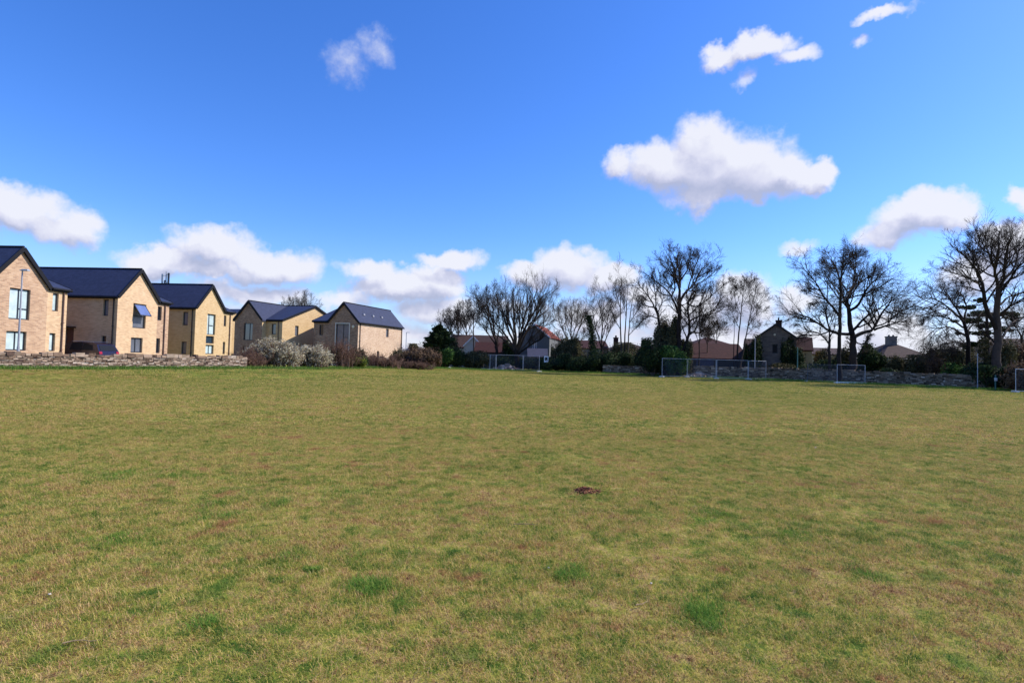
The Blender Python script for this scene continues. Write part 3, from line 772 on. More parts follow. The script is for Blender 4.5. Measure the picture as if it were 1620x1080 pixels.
# h5 (mirrored: block A on the right)
G5 = np.array([-17.75, 64.0])
H5 = house('brick_house', 'house standing farthest right of the new row, brown brick front and pale side wall', G5, -e1, -1, 3.9, 2.05, 10.8, 0, 5.7, M_BROWN, M_PINK, M_BROWN, M_BROWN,
      front=[dict(r=(1.19, 2.92, 1.86, 5.06), g=M_GCURT, bars=(2.0,), tr=(1.26, 2.0, 3.5), surround=True)],
      bfront=[dict(r=(.75, 1.30, 3.70, 4.92), g=M_GDARK)],
      side=[dict(r=opx(G5, d2, 611, 520, 614.7, 533.3), g=M_GCURT), dict(r=opx(G5, d2, 596.5, 555, 599.5, 566), g=M_GDARK)],
      pipes=(('side', .35), ('side', 10.5)), group='new brick houses with slate roofs')
mb = MB(); mb.tube((-.62, -.12, 4.75), (-.62, -.002, 4.75), .16, n=12); mb.build('wall_light', M_LAMPW, H5)
for yv in (2.1, 4.2, 6.3):
    mb = MB(); zz = HR - (2.0 - .8) * (HR - HE) / 1.95 + .16
    mb.box((-.90, yv, zz - .05), (-.62, yv + .35, zz + .10)); mb.box((-.92, yv + .05, zz + .10), (-.66, yv + .30, zz + .16))
    mb.build('roof_vent', M_POLE, H5)
# low yellow block behind the third house
def block(name, label, cat, P, e, w_, L_, he_, hr_, mw, mr, ridge='d', ops=(), loc_z=0.0, oh=.15, group=None, th=.14, ops_side=(), vm=None):
    e = np.array(e, float) / np.linalg.norm(e); rot = math.atan2(e[1], e[0])
    H = thing(name, (P[0], P[1], loc_z), label, cat, rot, group)
    wb = MB(); G1 = (w_ / 2, hr_ - .04) if ridge == 'd' else None; G2 = (L_ / 2, hr_ - .04) if ridge == 'x' else None
    panel(wb, (0, 0), (1, 0), (0, -1), w_, BASE, he_, [o['r'] for o in ops], gable=G1)
    panel(wb, (w_, 0), (0, 1), (1, 0), L_, BASE, he_, [o['r'] for o in ops_side], gable=G2)
    panel(wb, (0, L_), (1, 0), (0, 1), w_, BASE, he_, [], gable=G1)
    panel(wb, (0, 0), (0, 1), (-1, 0), L_, BASE, he_, [], gable=G2)
    wb.build('wall', mw, H)
    rf = MB(); u = th
    if ridge == 'd':
        k = (hr_ - he_) / (w_ / 2); z_ = he_ - oh * k
        slab(rf, [(-oh, -oh, z_ + u), (w_ / 2, -oh, hr_ + u), (w_ / 2, L_ + oh, hr_ + u), (-oh, L_ + oh, z_ + u)], th)
        slab(rf, [(w_ / 2 + .002, -oh, hr_ + u), (w_ + oh, -oh, z_ + u), (w_ + oh, L_ + oh, z_ + u), (w_ / 2 + .002, L_ + oh, hr_ + u)], th)
    elif ridge == 'x':
        k = (hr_ - he_) / (L_ / 2); z_ = he_ - oh * k
        slab(rf, [(-oh, -oh, z_ + u), (w_ + oh, -oh, z_ + u), (w_ + oh, L_ / 2, hr_ + u), (-oh, L_ / 2, hr_ + u)], th)
        slab(rf, [(-oh, L_ / 2 + .002, hr_ + u), (w_ + oh, L_ / 2 + .002, hr_ + u), (w_ + oh, L_ + oh, z_ + u), (-oh, L_ + oh, z_ + u)], th)
    elif ridge == 'hip':
        m_ = min(w_, L_) / 2; a_ = (m_, L_ / 2, hr_ + u); b_ = (w_ - m_, L_ / 2, hr_ + u)
        c = [(-oh, -oh, he_ + u), (w_ + oh, -oh, he_ + u), (w_ + oh, L_ + oh, he_ + u), (-oh, L_ + oh, he_ + u)]
        if w_ - 2 * m_ < .05: b_ = a_
        rf.add([c[0], c[1], c[2], c[3], a_, b_], [(0, 1, 5, 4), (1, 2, 5), (2, 3, 4, 5), (3, 0, 4), (3, 2, 1, 0)] if b_ is not a_ else [(0, 1, 4), (1, 2, 4), (2, 3, 4), (3, 0, 4), (3, 2, 1, 0)])
    r_ = rf.build('roof', mr, H)
    if vm is not None and ridge == 'd':
        vb = MB()
        for sgn in (0, 1):
            x0_ = -oh if sgn == 0 else w_ + oh
            vb.add([(x0_, -oh - .05, z_ + u - .2), (x0_, -oh - .05, z_ + u + .02), (w_ / 2, -oh - .05, hr_ + u + .02), (w_ / 2, -oh - .05, hr_ + u - .24),
                    (x0_, -oh - .01, z_ + u - .2), (x0_, -oh - .01, z_ + u + .02), (w_ / 2, -oh - .01, hr_ + u + .02), (w_ / 2, -oh - .01, hr_ + u - .24)],
                   [(0, 1, 2, 3), (7, 6, 5, 4), (0, 4, 5, 1), (1, 5, 6, 2), (2, 6, 7, 3), (3, 7, 4, 0)])
        vb.build('bargeboard', vm, r_)
    for o in ops: window(H, (0, 0), (1, 0), (0, -1), o['r'], o.get('g', M_GDARK), bars=o.get('bars', ()), framemat=o.get('fm'))
    for o in ops_side: window(H, (w_, 0), (0, 1), (1, 0), o['r'], o.get('g', M_GDARK), framemat=o.get('fm'))
    return H, r_
P6 = np.array([at(367, 520, 72)[0], 72.0]) - e1 * 6.0
block('brick_house', 'low yellow brick house with blue roof showing between the third and fourth house', 'house', P6, e1, 6.0, 5.0, 6.35, 7.1, M_YELL, M_SLATE, ridge='x')

# ------------------------------------------------------------------ old houses beyond the field
def blk_px(xl, yl, xr, D, D2=None):
    a = at(xl, yl, D); b = at(xr, yl, D2 or D); return a, b
# bungalow with cream gable
a = at(712, 545, 88); b = at(790, 545, 88)
Hb, r_ = block('bungalow', 'bungalow with a dark brown tiled roof behind the bushes, cream gable at its front', 'house', (a[0], 88), (1, 0), 9.0, 9.0, 3.0, 5.15, M_RENDC, M_TILEB, ridge='x')
a = at(736, 545, 86)
x_l, x_r = at(735, 545, 86)[0], at(763, 545, 86)[0]
block('porch', 'cream rendered porch gable in front of the brown bungalow roof', 'porch', (x_l, 85.2), (1, 0), x_r - x_l, 2.7, 3.35, 4.75, M_RENDC, M_TILEB, ridge='d', vm=M_WHITE,
      ops=[dict(r=(.9, 1.9, 1.4, 2.6), g=M_GDARK, fm=M_WHITE)])
a = at(757, 545, 80)
block('garage', 'low garage with a red brown tiled roof left of the wide bare tree', 'garage', (at(752, 560, 80)[0], 79), (1, 0), 5.6, 6.0, 2.3, 3.75, M_RUBBLE, M_TILER, ridge='x')
# grey house with orange roof
gx0 = at(820, 540, 90)[0]; gx1 = at(868, 540, 90)[0]
Hg, r_ = block('old_house', 'grey rendered house with orange tiled roof behind the wide bare tree', 'house', (gx0, 90), (.97, -.24), gx1 - gx0 + .2, 11, 5.1, 7.1, M_RENDG, M_TILEO, ridge='d', vm=M_WHITE,
      ops=[dict(r=(2.35, 3.05, 3.2, 4.4), g=M_GCURT, fm=M_WHITE, bars=(2.7,))])
block('lean_to', 'lean-to with blue grey roof against the grey rendered house', 'outbuilding', (at(836, 556, 86)[0], 86), (1, 0), 2.9, 3.2, 1.9, 3.1, M_RENDG, M_TILEG, ridge='x')
# stretch of roofs between
block('old_house', 'small red tiled house glimpsed behind the ivy stump and bare saplings', 'house', (at(902, 548, 95)[0], 95), (1, 0), 6.5, 8, 3.6, 5.0, M_RUBBLE, M_TILER, ridge='x')
Hc, rc_ = block('old_house', 'ochre and red roofed house with a chimney behind three straight saplings', 'house', (at(968, 548, 92)[0], 92), (1, 0), 6.6, 8, 3.4, 4.8, M_RENDY, M_TILEB, ridge='hip')
mb = MB(); mb.box((1.0, 3.4, 4.0), (1.7, 4.2, 5.5)); mb.box((.95, 3.35, 5.5), (1.75, 4.25, 5.65)); mb.tube((1.35, 3.8, 5.65), (1.35, 3.8, 6.0), .15, n=8); mb.build('chimney', M_TILER, rc_)
# red barn
bx0 = at(1066, 560, 66)[0]; bx1 = at(1182, 560, 66)[0]
Hr, r_ = block('barn', 'long low barn with a rusty red tiled roof and a dark blue door', 'barn', (bx0, 66), (1, -.02), bx1 - bx0, 6.5, 2.15, 3.95, M_DKWOOD, M_TILER, ridge='x')
mb = MB(); mb.box((2.6, -.06, 0), (4.7, -.005, 1.95)); mb.box((2.55, -.08, 1.95), (4.75, -.006, 2.08)); mb.build('door', M_BLUEDOOR, Hr)
block('old_house', 'hipped red roofed house rising just behind the long red barn', 'house', (at(1094, 548, 80)[0], 80), (1, 0), 6.6, 6.6, 4.0, 5.4, M_RUBBLE, M_TILER, ridge='hip')
# stone house with ivy
se = (.906, -.423)
sx0 = at(1196, 540, 66)[0]
Hs, r_ = block('stone_house', 'grey stone house with dark gable, one small window and ivy on both sides', 'house', (sx0, 66), se, 4.3, 6, 4.75, 6.35, M_RUBBLE, M_TILEB, ridge='d', vm=M_DKWOOD,
      ops=[dict(r=(1.75, 2.35, 2.95, 4.05), g=M_CARGL)])
mb = MB(); mb.tube((2.0, -.16, 5.15), (2.0, -.002, 5.15), .13, n=10); mb.build('wall_light', M_LAMPW, Hs)
mb = MB(); mb.box((2.1, .3, 5.9), (2.75, .9, 6.75)); mb.box((2.05, .25, 6.75), (2.8, .95, 6.87)); mb.tube((2.4, .6, 6.87), (2.4, .6, 7.2), .1, .07, n=8); mb.build('chimney', M_TILEB, r_)
block('stone_wing', 'right wing of the grey stone house with its small red roof', 'house', (at(1258, 550, 65.5)[0], 65.5), se, 1.75, 4.5, 3.4, 4.9, M_RENDY, M_TILER, ridge='x')
block('stone_wing', 'left wing of the grey stone house, under a dark roof', 'house', (at(1178, 550, 68.4)[0], 68.4), se, 1.35, 4.5, 3.9, 4.7, M_RUBBLE, M_TILEB, ridge='x')
# ochre wall further right
block('old_house', 'ochre walled house half hidden to the right of the stone house', 'house', (at(1281, 560, 82)[0], 82), (1, 0), 6.5, 7, 3.3, 4.3, M_RENDY, M_TILEB, ridge='x')
# hipped house with chimney
hx0 = at(1396, 570, 72)[0]; hx1 = at(1476, 570, 72)[0]
Hh, r_ = block('old_house', 'house with hipped dark red roof and a square chimney, right of the great bare tree', 'house', (hx0, 72), (1, -.1), hx1 - hx0, 8.5, 2.85, 5.0, M_RENDG, M_TILEB, ridge='hip',
      ops=[dict(r=(1.2, 2.3, 1.2, 2.3), g=M_GDARK, fm=M_WHITE), dict(r=(4.2, 5.2, 1.2, 2.3), g=M_GDARK, fm=M_WHITE)])
mb = MB(); mb.box((2.55, 3.3, 4.3), (3.6, 4.2, 5.75)); mb.box((2.5, 3.25, 5.75), (3.65, 4.25, 5.9))
for q in (2.8, 3.35): mb.tube((q, 3.75, 5.9), (q, 3.75, 6.1), .13, n=8)
mb.build('chimney', M_RUBBLE, r_)
block('old_house', 'pale walled house seen in slivers behind the drooping tree', 'house', (at(1496, 575, 70)[0], 70), (1, -.2), 7.5, 6, 2.9, 4.0, M_RENDC, M_TILER, ridge='x',
      ops=[dict(r=(1.0, 2.4, 1.0, 2.4), g=M_GCURT, fm=M_WHITE), dict(r=(3.2, 4.2, 1.0, 2.4), g=M_GCURT, fm=M_WHITE)])
block('brick_house', 'brown brick house behind the great tree at the right edge', 'house', (at(1592, 560, 62)[0], 62), (1, -.2), 12, 8, 3.6, 5.3, M_BROWN, M_TILEB, ridge='x')
block('grey_shed', 'long grey roofed shed beyond the hedge, between new houses and conifer', 'shed', (at(640, 550, 110)[0], 110), (1, 0), 12, 6, 1.9, 2.9, M_RENDG, M_TILEG, ridge='x')

# ------------------------------------------------------------------ stone walls
def stone_wall(name, label, cat, pts, h, mat_, seed, course=.085, stone=.23, depth=.4, cope=True, base=None):
    rg = random.Random(seed); mb = MB()
    for (a, b) in zip(pts[:-1], pts[1:]):
        a = np.array(a, float); b = np.array(b, float); L_ = np.linalg.norm(b - a); d = (b - a) / L_; n_ = np.array([d[1], -d[0]])
        def blockat(s0_, s1_, z0_, z1_, jit, dp, rnd):
            V = []
            for z_ in (z0_, z1_):
                for (s_, o_) in ((s0_, 1), (s1_, 1), (s1_, -1), (s0_, -1)):
                    q = a + d * (s_ + rg.uniform(-.012, .012)) + n_ * o_ * (dp / 2 + rg.uniform(-jit, jit) * 1.6)
                    g0 = float(gz(q[0], q[1]))
                    V.append((q[0], q[1], g0 + z_ + rg.uniform(-.012, .012)))
            mb.add(V, [(0,1,2,3),(4,7,6,5),(0,4,5,1),(1,5,6,2),(2,6,7,3),(3,7,4,0)], 0, rnd)
        # mortar core
        s_ = 0
        while s_ < L_:
            blockat(s_, min(s_ + .5, L_), -.1, h - .1, 0.0, depth - .1, .12); s_ += .5
        z_ = -.05
        while z_ < h - .12:
            ch = course * rg.uniform(.7, 1.35); s_ = -rg.random() * .2
            while s_ < L_:
                w_ = stone * rg.uniform(.4, 1.6)
                hh = ch * rg.uniform(.8, 1.0)
                blockat(max(s_, 0) + .008, min(s_ + w_, L_) - .008, z_ + .006, z_ + hh, .022, depth, min(1, max(0, rg.gauss(.5, .24)))) if min(s_ + w_, L_) - max(s_, 0) > .04 else None
                s_ += w_
            z_ += ch
        if cope:
            s_ = 0
            while s_ < L_:
                w_ = rg.uniform(.14, .5)
                blockat(s_ + .008, min(s_ + w_, L_) - .008, z_ + .004, z_ + rg.uniform(.09, .24), .03, depth + .04, min(1, max(0, rg.gauss(.42, .2)))); s_ += w_
    return tag(mb.build(name, mat_), label, cat)
stone_wall('stone_wall', 'long low dry stone wall in warm brown rubble below the new houses', 'wall', [WA - wd * 9, WA - wd * .2, WB + wd * .4], .80, M_STONE, 1)
stone_wall('stone_wall', 'short piece of grey stone wall between dark hedge and ivy clad tree', 'wall', [(11.4, 69.2), (17.8, 66.6)], 1.15, M_STONED, 2, course=.12, stone=.3, cope=False)
stone_wall('stone_wall', 'long dark stone wall along the right side of the field', 'wall', [(20.2, 61.8), (27.9, 60.4), (35.0, 53.6), (40.8, 48.2), (48, 41.5), (62, 29), (80, 12)], 1.15, M_STONED, 3, course=.12, stone=.28)
stone_wall('stone_wall', 'fragment of pale stone wall at the foot of the farthest right new house', 'wall', [(-16.9, 60.8), (-13.4, 64.5)], 1.0, M_STONE, 4, course=.15, stone=.35)
def stone_pile(label, c, rx_, ry_, h, n, seed):
    rg = random.Random(seed); mb = MB()
    for i in range(n):
        t_ = rg.random() ** .5; a_ = rg.random() * 6.283; x = t_ * math.cos(a_) * rx_; y = t_ * math.sin(a_) * ry_
        z_ = h * (1 - t_) * rg.uniform(.5, 1.0); s_ = rg.uniform(.12, .34)
        R_ = _rz(rg.random() * 6.28) @ _rx(rg.uniform(-.5, .5)); M4 = np.eye(4); M4[:3, :3] = R_; M4[:3, 3] = (x, y, z_)
        mb.box((-s_, -s_ * .6, -s_ * .35), (s_, s_ * .6, s_ * .35), 0, rg.random(), M4)
    o = mb.build('stone_pile', M_STONEP); o.location = (c[0], c[1], 0); return tag(o, label, 'rubble')
p = at(800, 580, 73.5); stone_pile('spilled heap of pinkish stones behind the left run of mesh fencing', (p[0], 73.5), 1.9, .9, .95, 110, 11)
p = at(1106, 594, 62.0); stone_pile('spilled heap of broken stones behind the right run of mesh fencing', (p[0], 61.6), 1.9, .9, .8, 120, 12)

# ------------------------------------------------------------------ temporary fence panels
def fence_panel(label, p, q, h=1.98, base=None, fm=None, r=.019):
    p = np.array(p, float); q = np.array(q, float); L_ = float(np.linalg.norm(q - p)); d = (q - p) / L_
    z0 = float(gz(*((p + q) / 2)))
    T_ = thing('fence_panel', (p[0], p[1], z0), label, 'fence panel', math.atan2(d[1], d[0]), 'temporary mesh fence panels round the field')
    mb = MB(); zb = .12
    mb.tube((.03, 0, .02), (.03, 0, h), r + .004); mb.tube((L_ - .03, 0, .02), (L_ - .03, 0, h), r + .004)
    mb.tube((.03, 0, h), (L_ - .03, 0, h), r); mb.tube((.03, 0, zb), (L_ - .03, 0, zb), r)
    mb.build('frame', fm or M_STEEL, T_)
    me_ = MB(); n = int(L_ / .09)
    for i in range(1, n): x = L_ * i / n; me_.box((x - .0028, -.0028, zb), (x + .0028, .0028, h - .02))
    for j in range(1, 9): z_ = zb + (h - zb) * j / 9; me_.box((.05, .003, z_ - .0028), (L_ - .05, .008, z_ + .0028))
    me_.build('mesh', M_WIRE, T_)
    for x in (0.0, L_) if base is None else ():
        f = MB(); f.box((x - .11, -.33, 0.0), (x + .11, .33, .10)); f.box((x - .09, -.30, .10), (x + .09, .30, .14)); f.build('foot', M_CONC, T_)
    if base == 'white':
        f = MB(); f.box((-.12, -.10, 0), (L_ + .05, .10, .13)); f.box((-.08, -.07, .13), (L_ + .02, .07, .17)); f.build('foot', M_WHITE, T_)
    return T_
def fx(x, D): return np.array([at(x, 590, D)[0], D])
fence_panel('leftmost mesh panel, seen nearly edge on beside dark hedge', fx(764.5, 76.5), fx(774.5, 73.2))
fence_panel('second mesh panel from the left, turned to meet the wide facing one', fx(775, 73.0), fx(784, 70.8))
fence_panel('wide facing mesh panel in front of the pinkish stone heap', fx(784.5, 70.6), fx(827, 70.8))
fence_panel('angled mesh panel right of the pinkish stone heap, by the wide tree trunk', fx(827.5, 70.7), fx(853, 68.0))
fence_panel('mesh panel in front of green ivy, left end of the right run', fx(1047, 58.6), fx(1087, 59.9))
fence_panel('mesh panel in front of the broken stones and blue barn door', fx(1087.5, 59.8), fx(1133, 57.6))
fence_panel('mesh panel between barn stones and the stone house', fx(1133.5, 57.5), fx(1183.5, 57.9))
fence_panel('short looking mesh panel ending the run before the stone house wall', fx(1184, 57.8), fx(1212, 59.6))
fence_panel('faint mesh panel against the dark wall, left of the white footed one', fx(1277, 55.5), fx(1323.5, 53.0), h=1.75, fm=M_DULL, r=.016)
fence_panel('mesh panel with a long white base bar under the great bare tree', fx(1324, 52.8), fx(1369, 53.0), h=1.78, base='white')
fence_panel('mesh panel cut by the right edge of the picture', fx(1606, 41.8), fx(1680, 41.0), h=1.75)

# ------------------------------------------------------------------ posts, lamps, mast, sign
def post(label, x, ytop, ybase, D, r, m_, name='post', head=None):
    b = at(x, ybase, D); z0 = float(gz(b[0], D)); zt = at(x, ytop, D)[2]
    mb = MB(); mb.tube((0, 0, -.1), (0, 0, zt - z0), r, r * .8, n=10); mb.tube((0, 0, 0), (0, 0, .35), r * 1.35, r * 1.3, n=10)
    mb.tube((0, 0, zt - z0), (0, 0, zt - z0 + .06), r * 1.0, r * .5, n=10)
    o = mb.build(name, m_); o.location = (b[0], D, z0); return tag(o, label, 'post')
post('tall thin grey post standing before the left ivy of the stone house', 1194, 535, 590, 62.5, .06, M_POLE)
post('greenish post in front of the right ivy of the stone house', 1261.5, 550, 588, 61.0, .06, M_POLEG)
post('slim dark post before the wall, left of the rightmost great trunk', 1546.5, 560, 614, 47.0, .035, M_POLE)
def street_lamp(label, x, ytop, D, arm, z_base, r=.06, ybase=560):
    t_ = at(x, ytop, D); T_ = thing('street_lamp', (t_[0], D, z_base), label, 'street lamp'); H_ = t_[2] - z_base
    mb = MB(); mb.tube((0, 0, 0), (0, 0, 1.2), r * 1.35, r * 1.3, n=10); mb.tube((0, 0, 1.2), (0, 0, H_), r, r * .6, n=10); mb.build('pole', M_POLE, T_)
    hd = MB(); a = arm
    hd.box((min(-.08, a), -.10, H_), (max(.08, a), .10, H_ + .055)); hd.box((min(0, a * .95), -.075, H_ + .055), (max(0, a * .95), .075, H_ + .10)); hd.build('lamp_head', M_STEEL, T_)
    return T_
street_lamp('tall grey street lamp standing in front of the nearest house', 35.5, 428.5, 31.5, .36, .3, .055)
street_lamp('small distant street lamp seen in the gap beside the conifer', 643, 526, 120, .75, 0, .10)
# mobile phone mast
mt = at(262, 457, 95); T_ = thing('phone_mast', (mt[0], 95, 0), 'phone mast with antennas rising behind the third house roof', 'mast')
mb = MB(); mb.tube((0, 0, 0), (0, 0, mt[2] + 1.2), .22, .16, n=10); mb.tube((0, 0, mt[2] + 1.2), (0, 0, mt[2] + 3.0), .10, .08, n=8); mb.build('pole', M_POLE, T_)
for i, (dx, h0, h1, m_) in enumerate(((-.62, .55, 2.55, M_STEEL), (.42, .5, 2.75, M_ANTH), (-.15, .6, 1.5, M_ANTH))):
    mb = MB(); mb.box((dx - .12, -.12, mt[2] + h0), (dx + .12, .12, mt[2] + h1)); mb.box((min(dx, 0), -.03, mt[2] + h0 + .3), (max(dx, 0), .03, mt[2] + h0 + .38)); mb.box((min(dx, 0), -.03, mt[2] + h1 - .3), (max(dx, 0), .03, mt[2] + h1 - .22)); mb.build('antenna', m_, T_)
# white board by the hedge
bp_ = at(864, 573, 70.5); T_ = thing('notice_board', (bp_[0], 70.5, 0), 'small white framed board on a post against the dark hedge', 'board')
mb = MB(); mb.tube((0, .04, 0), (0, .04, bp_[2] + .8), .035, n=8); mb.build('post', M_DKWOOD, T_)
mb = MB(); z0 = bp_[2]
mb.box((-.27, -.02, z0), (-.17, .02, z0 + .8)); mb.box((-.17, -.018, z0 + .66), (.27, .018, z0 + .8)); mb.box((-.17, -.018, z0), (.27, .018, z0 + .2)); mb.box((.18, -.021, z0 + .2), (.27, .021, z0 + .66)); mb.box((-.01, -.017, z0 + .2), (.05, .017, z0 + .3)); mb.build('frame', M_WHITE, T_)
mb = MB(); mb.box((-.17, -.01, z0 + .2), (.18, .012, z0 + .66)); mb.build('panel', M_DKWOOD, T_)
# sign disc near right tree
sp_ = at(1575.5, 600, 45.5); T_ = thing('marker_post', (sp_[0], 45.5, 0), 'short green marker post with a small white plate under the rightmost tree', 'post')
mb = MB(); mb.box((-.04, .012, 0), (.04, .06, sp_[2] + .35)); mb.build('post', M_POLEG, T_)
mb = MB(); mb.box((-.12, -.01, sp_[2] - .13), (.12, .01, sp_[2] + .13)); mb.build('plate', M_WHITE, T_)
# white litter by the laurel
def lump(name, label, cat, c, r, m_, seed, sq=.7, n=14):
    rg = random.Random(seed); mb = MB(); V = []; rows = 7
    for i in range(rows + 1):
        for j in range(n):
            th = math.pi * i / rows; ph = 2 * math.pi * j / n; k = 1 + rg.uniform(-.25, .25)
            V.append((r * k * math.sin(th) * math.cos(ph), r * k * math.sin(th) * math.sin(ph), r * sq * k * math.cos(th)))
    Fs = [(i * n + j, i * n + (j + 1) % n, (i + 1) * n + (j + 1) % n, (i + 1) * n + j) for i in range(rows) for j in range(n)]
    mb.add(V, Fs, 0, [rg.random() for _ in V]); o = mb.build(name, m_, smooth=True); o.location = c; return tag(o, label, cat)
q = gnd(718.5, 582.5); lump('plastic_bag', 'crumpled white bag lying at the foot of the green laurel', 'bag', (q[0], 70.5, .12), .22, M_WHITE, 5)

# ------------------------------------------------------------------ the dark car
def make_car(loc, rot):
    C_ = thing('parked_car', loc, 'dark purple black estate car parked beside the second brick house, rear window to the field', 'car', rot)
    # profile along x (front at -x), z heights
    L_ = 4.35; hw = .88
    lower = [(0, .35), (.02, .62), (.12, .95), (.62, 1.02)]     # rear half to shoulder, listed from the rear
    prof = [(-.00, .40), (.02, .70), (-.04, .98), (-.30, 1.45), (-.55, 1.56), (-1.5, 1.62), (-2.35, 1.57), (-3.05, 1.12), (-3.9, 1.0), (-4.25, .82), (-4.32, .42)]
    belt = [(0, .40), (.02, .70), (-.04, .98), (-.35, 1.02), (-.62, 1.03), (-1.5, 1.03), (-2.4, 1.02), (-3.05, 1.0), (-3.9, .92), (-4.25, .80), (-4.32, .42)]
    mb = MB(); V = []; n = len(prof)
    for (x, z_) in prof:
        t_ = max(0, (z_ - 1.0) / .62); V += [(x, -hw * (1 - .20 * t_), z_), (x, hw * (1 - .20 * t_), z_)]
    for (x, z_) in belt: V += [(x, -hw, min(z_, 1.03)), (x, hw, min(z_, 1.03))]
    for (x, z_) in belt: V += [(x, -hw * .97, .28), (x, hw * .97, .28)]
    Fs = []
    for i in range(n - 1):
        a = 2 * i; Fs.append((a, a + 2, a + 3, a + 1))
        b = 2 * n + 2 * i; c = 4 * n + 2 * i
        Fs += [(a, b, b + 2, a + 2), (a + 1, a + 3, b + 3, b + 1), (b, c, c + 2, b + 2), (b + 1, b + 3, c + 3, c + 1), (c, c + 1, c + 3, c + 2)]
    Fs += [(0, 1, 2 * n + 1, 2 * n), (2 * n, 2 * n + 1, 4 * n + 1, 4 * n)]
    mb.add(V, Fs); bd_ = mb.build('body', M_CARP, C_)
    # rear window, side windows, screen
    def quad(name, pts, m_, th=.012, nrm=(0, 0, 1), parent=C_):
        P = np.array(pts, float); nn = np.cross(P[1] - P[0], P[2] - P[0]); nn /= np.linalg.norm(nn)
        if nn @ np.array(nrm) < 0: P = P[::-1]; nn = -nn
        A = P + nn * th; B = P - nn * th; k = len(P)
        q_ = MB(); q_.add(np.vstack([A, B]), [tuple(range(k)), tuple(range(2 * k - 1, k - 1, -1))] + [(i, k + i, k + (i + 1) % k, (i + 1) % k) for i in range(k)]); return q_.build(name, m_, parent)
    quad('rear_window', [(-.07, -.70, 1.03), (-.07, .70, 1.03), (-.28, .62, 1.40), (-.28, -.62, 1.40)], M_CARGL, .02, (1, 0, .5))
    for s_ in (-1, 1):
        y0_ = s_ * .885; y1_ = s_ * .725
        quad('side_window', [(-.45, y0_, 1.06), (-1.25, y0_, 1.06), (-1.25, y1_, 1.52), (-.62, y1_, 1.48)], M_CARGL, .014, (0, s_, 0))
        quad('side_window', [(-1.33, y0_, 1.06), (-2.15, y0_, 1.06), (-2.10, y1_, 1.54), (-1.33, y1_, 1.54)], M_CARGL, .014, (0, s_, 0))
        quad('tail_light', [(.005, s_ * .86, .80), (.005, s_ * .62, .80), (-.03, s_ * .62, .97), (-.03, s_ * .86, .97)], M_RED, .02, (1, 0, 0))
        for x in (-.78, -3.45):
            wm = MB(); wm.tube((x, s_ * .70, .33), (x, s_ * .90, .33), .33, n=20); wo_ = wm.build('wheel', M_RUBBER, C_)
            wm = MB(); wm.tube((x, s_ * .89, .33), (x, s_ * .915, .33), .21, n=16); wm.build('rim', M_STEEL, wo_)
        mm = MB(); mm.box((-2.95, min(s_ * .90, s_ * 1.06), 1.0), (-2.80, max(s_ * .90, s_ * 1.06), 1.14)); mm.build('mirror', M_CARP, C_)
    quad('windscreen', [(-3.0, -.76, 1.16), (-3.0, .76, 1.16), (-2.42, .64, 1.53), (-2.42, -.64, 1.53)], M_CARGL, .02, (-1, 0, .5))
    mm = MB(); mm.box((-.02, -.26, .58), (.035, .26, .69)); mm.build('number_plate', M_LAMPW, C_)
    mm = MB()
    for s_ in (-1, 1): mm.tube((-.7, s_ * .60, 1.63), (-2.2, s_ * .60, 1.65), .018, n=6)
    mm.build('roof_rail', M_POLE, C_)
    return C_
make_car((-27.9, 38.62, .32), math.atan2(.0757, 1) * -1)

# ------------------------------------------------------------------ trees
def frames(P):
    T_ = np.gradient(P, axis=1); T_ /= (np.linalg.norm(T_, axis=2, keepdims=True) + 1e-9)
    ref = np.zeros_like(T_); ref[..., 0] = 1.0
    big = np.abs(T_[..., 0]) > .85; ref[big] = (0, 1, 0)
    U = np.cross(T_, ref); U /= (np.linalg.norm(U, axis=2, keepdims=True) + 1e-9); W_ = np.cross(T_, U)
    return T_, U, W_
class Tubes:
    def __init__(s): s.V = []; s.Q = []; s.r = []; s.n = 0
    def add(s, P, R, sides, rng):
        N, n, _ = P.shape
        if N == 0: return
        T_, U, W_ = frames(P)
        a = np.arange(sides) * 2 * math.pi / sides
        ring = P[:, :, None, :] + R[:, :, None, None] * (np.cos(a)[None, None, :, None] * U[:, :, None, :] + np.sin(a)[None, None, :, None] * W_[:, :, None, :])
        V = ring.reshape(-1, 3)
        base = (np.arange(N) * n * sides)[:, None, None]; i = (np.arange(n - 1) * sides)[None, :, None]; j = np.arange(sides)[None, None, :]; j2 = (j + 1) % sides
        Q = np.stack([base + i + j, base + i + j2, base + i + sides + j2, base + i + sides + j], -1).reshape(-1, 4) + s.n
        s.V.append(V); s.Q.append(Q); s.r.append(np.repeat(rng.random(N), n * sides)); s.n += len(V)
    def build(s, name, m_, parent=None, origin=(0, 0, 0)):
        V = np.vstack(s.V) - np.array(origin)
        return fast_mesh(name, V, np.vstack(s.Q), m_, np.concatenate(s.r), parent, smooth=True)
def resample(pts, n):
    pts = np.array(pts, float); d = np.concatenate([[0], np.cumsum(np.linalg.norm(np.diff(pts, axis=0), axis=1))]); t_ = np.linspace(0, d[-1], n)
    # smooth corner cutting
    q = np.stack([np.interp(t_, d, pts[:, k]) for k in range(3)], 1)
    for _ in range(1): q[1:-1] = .5 * q[1:-1] + .25 * (q[:-2] + q[2:])
    return q
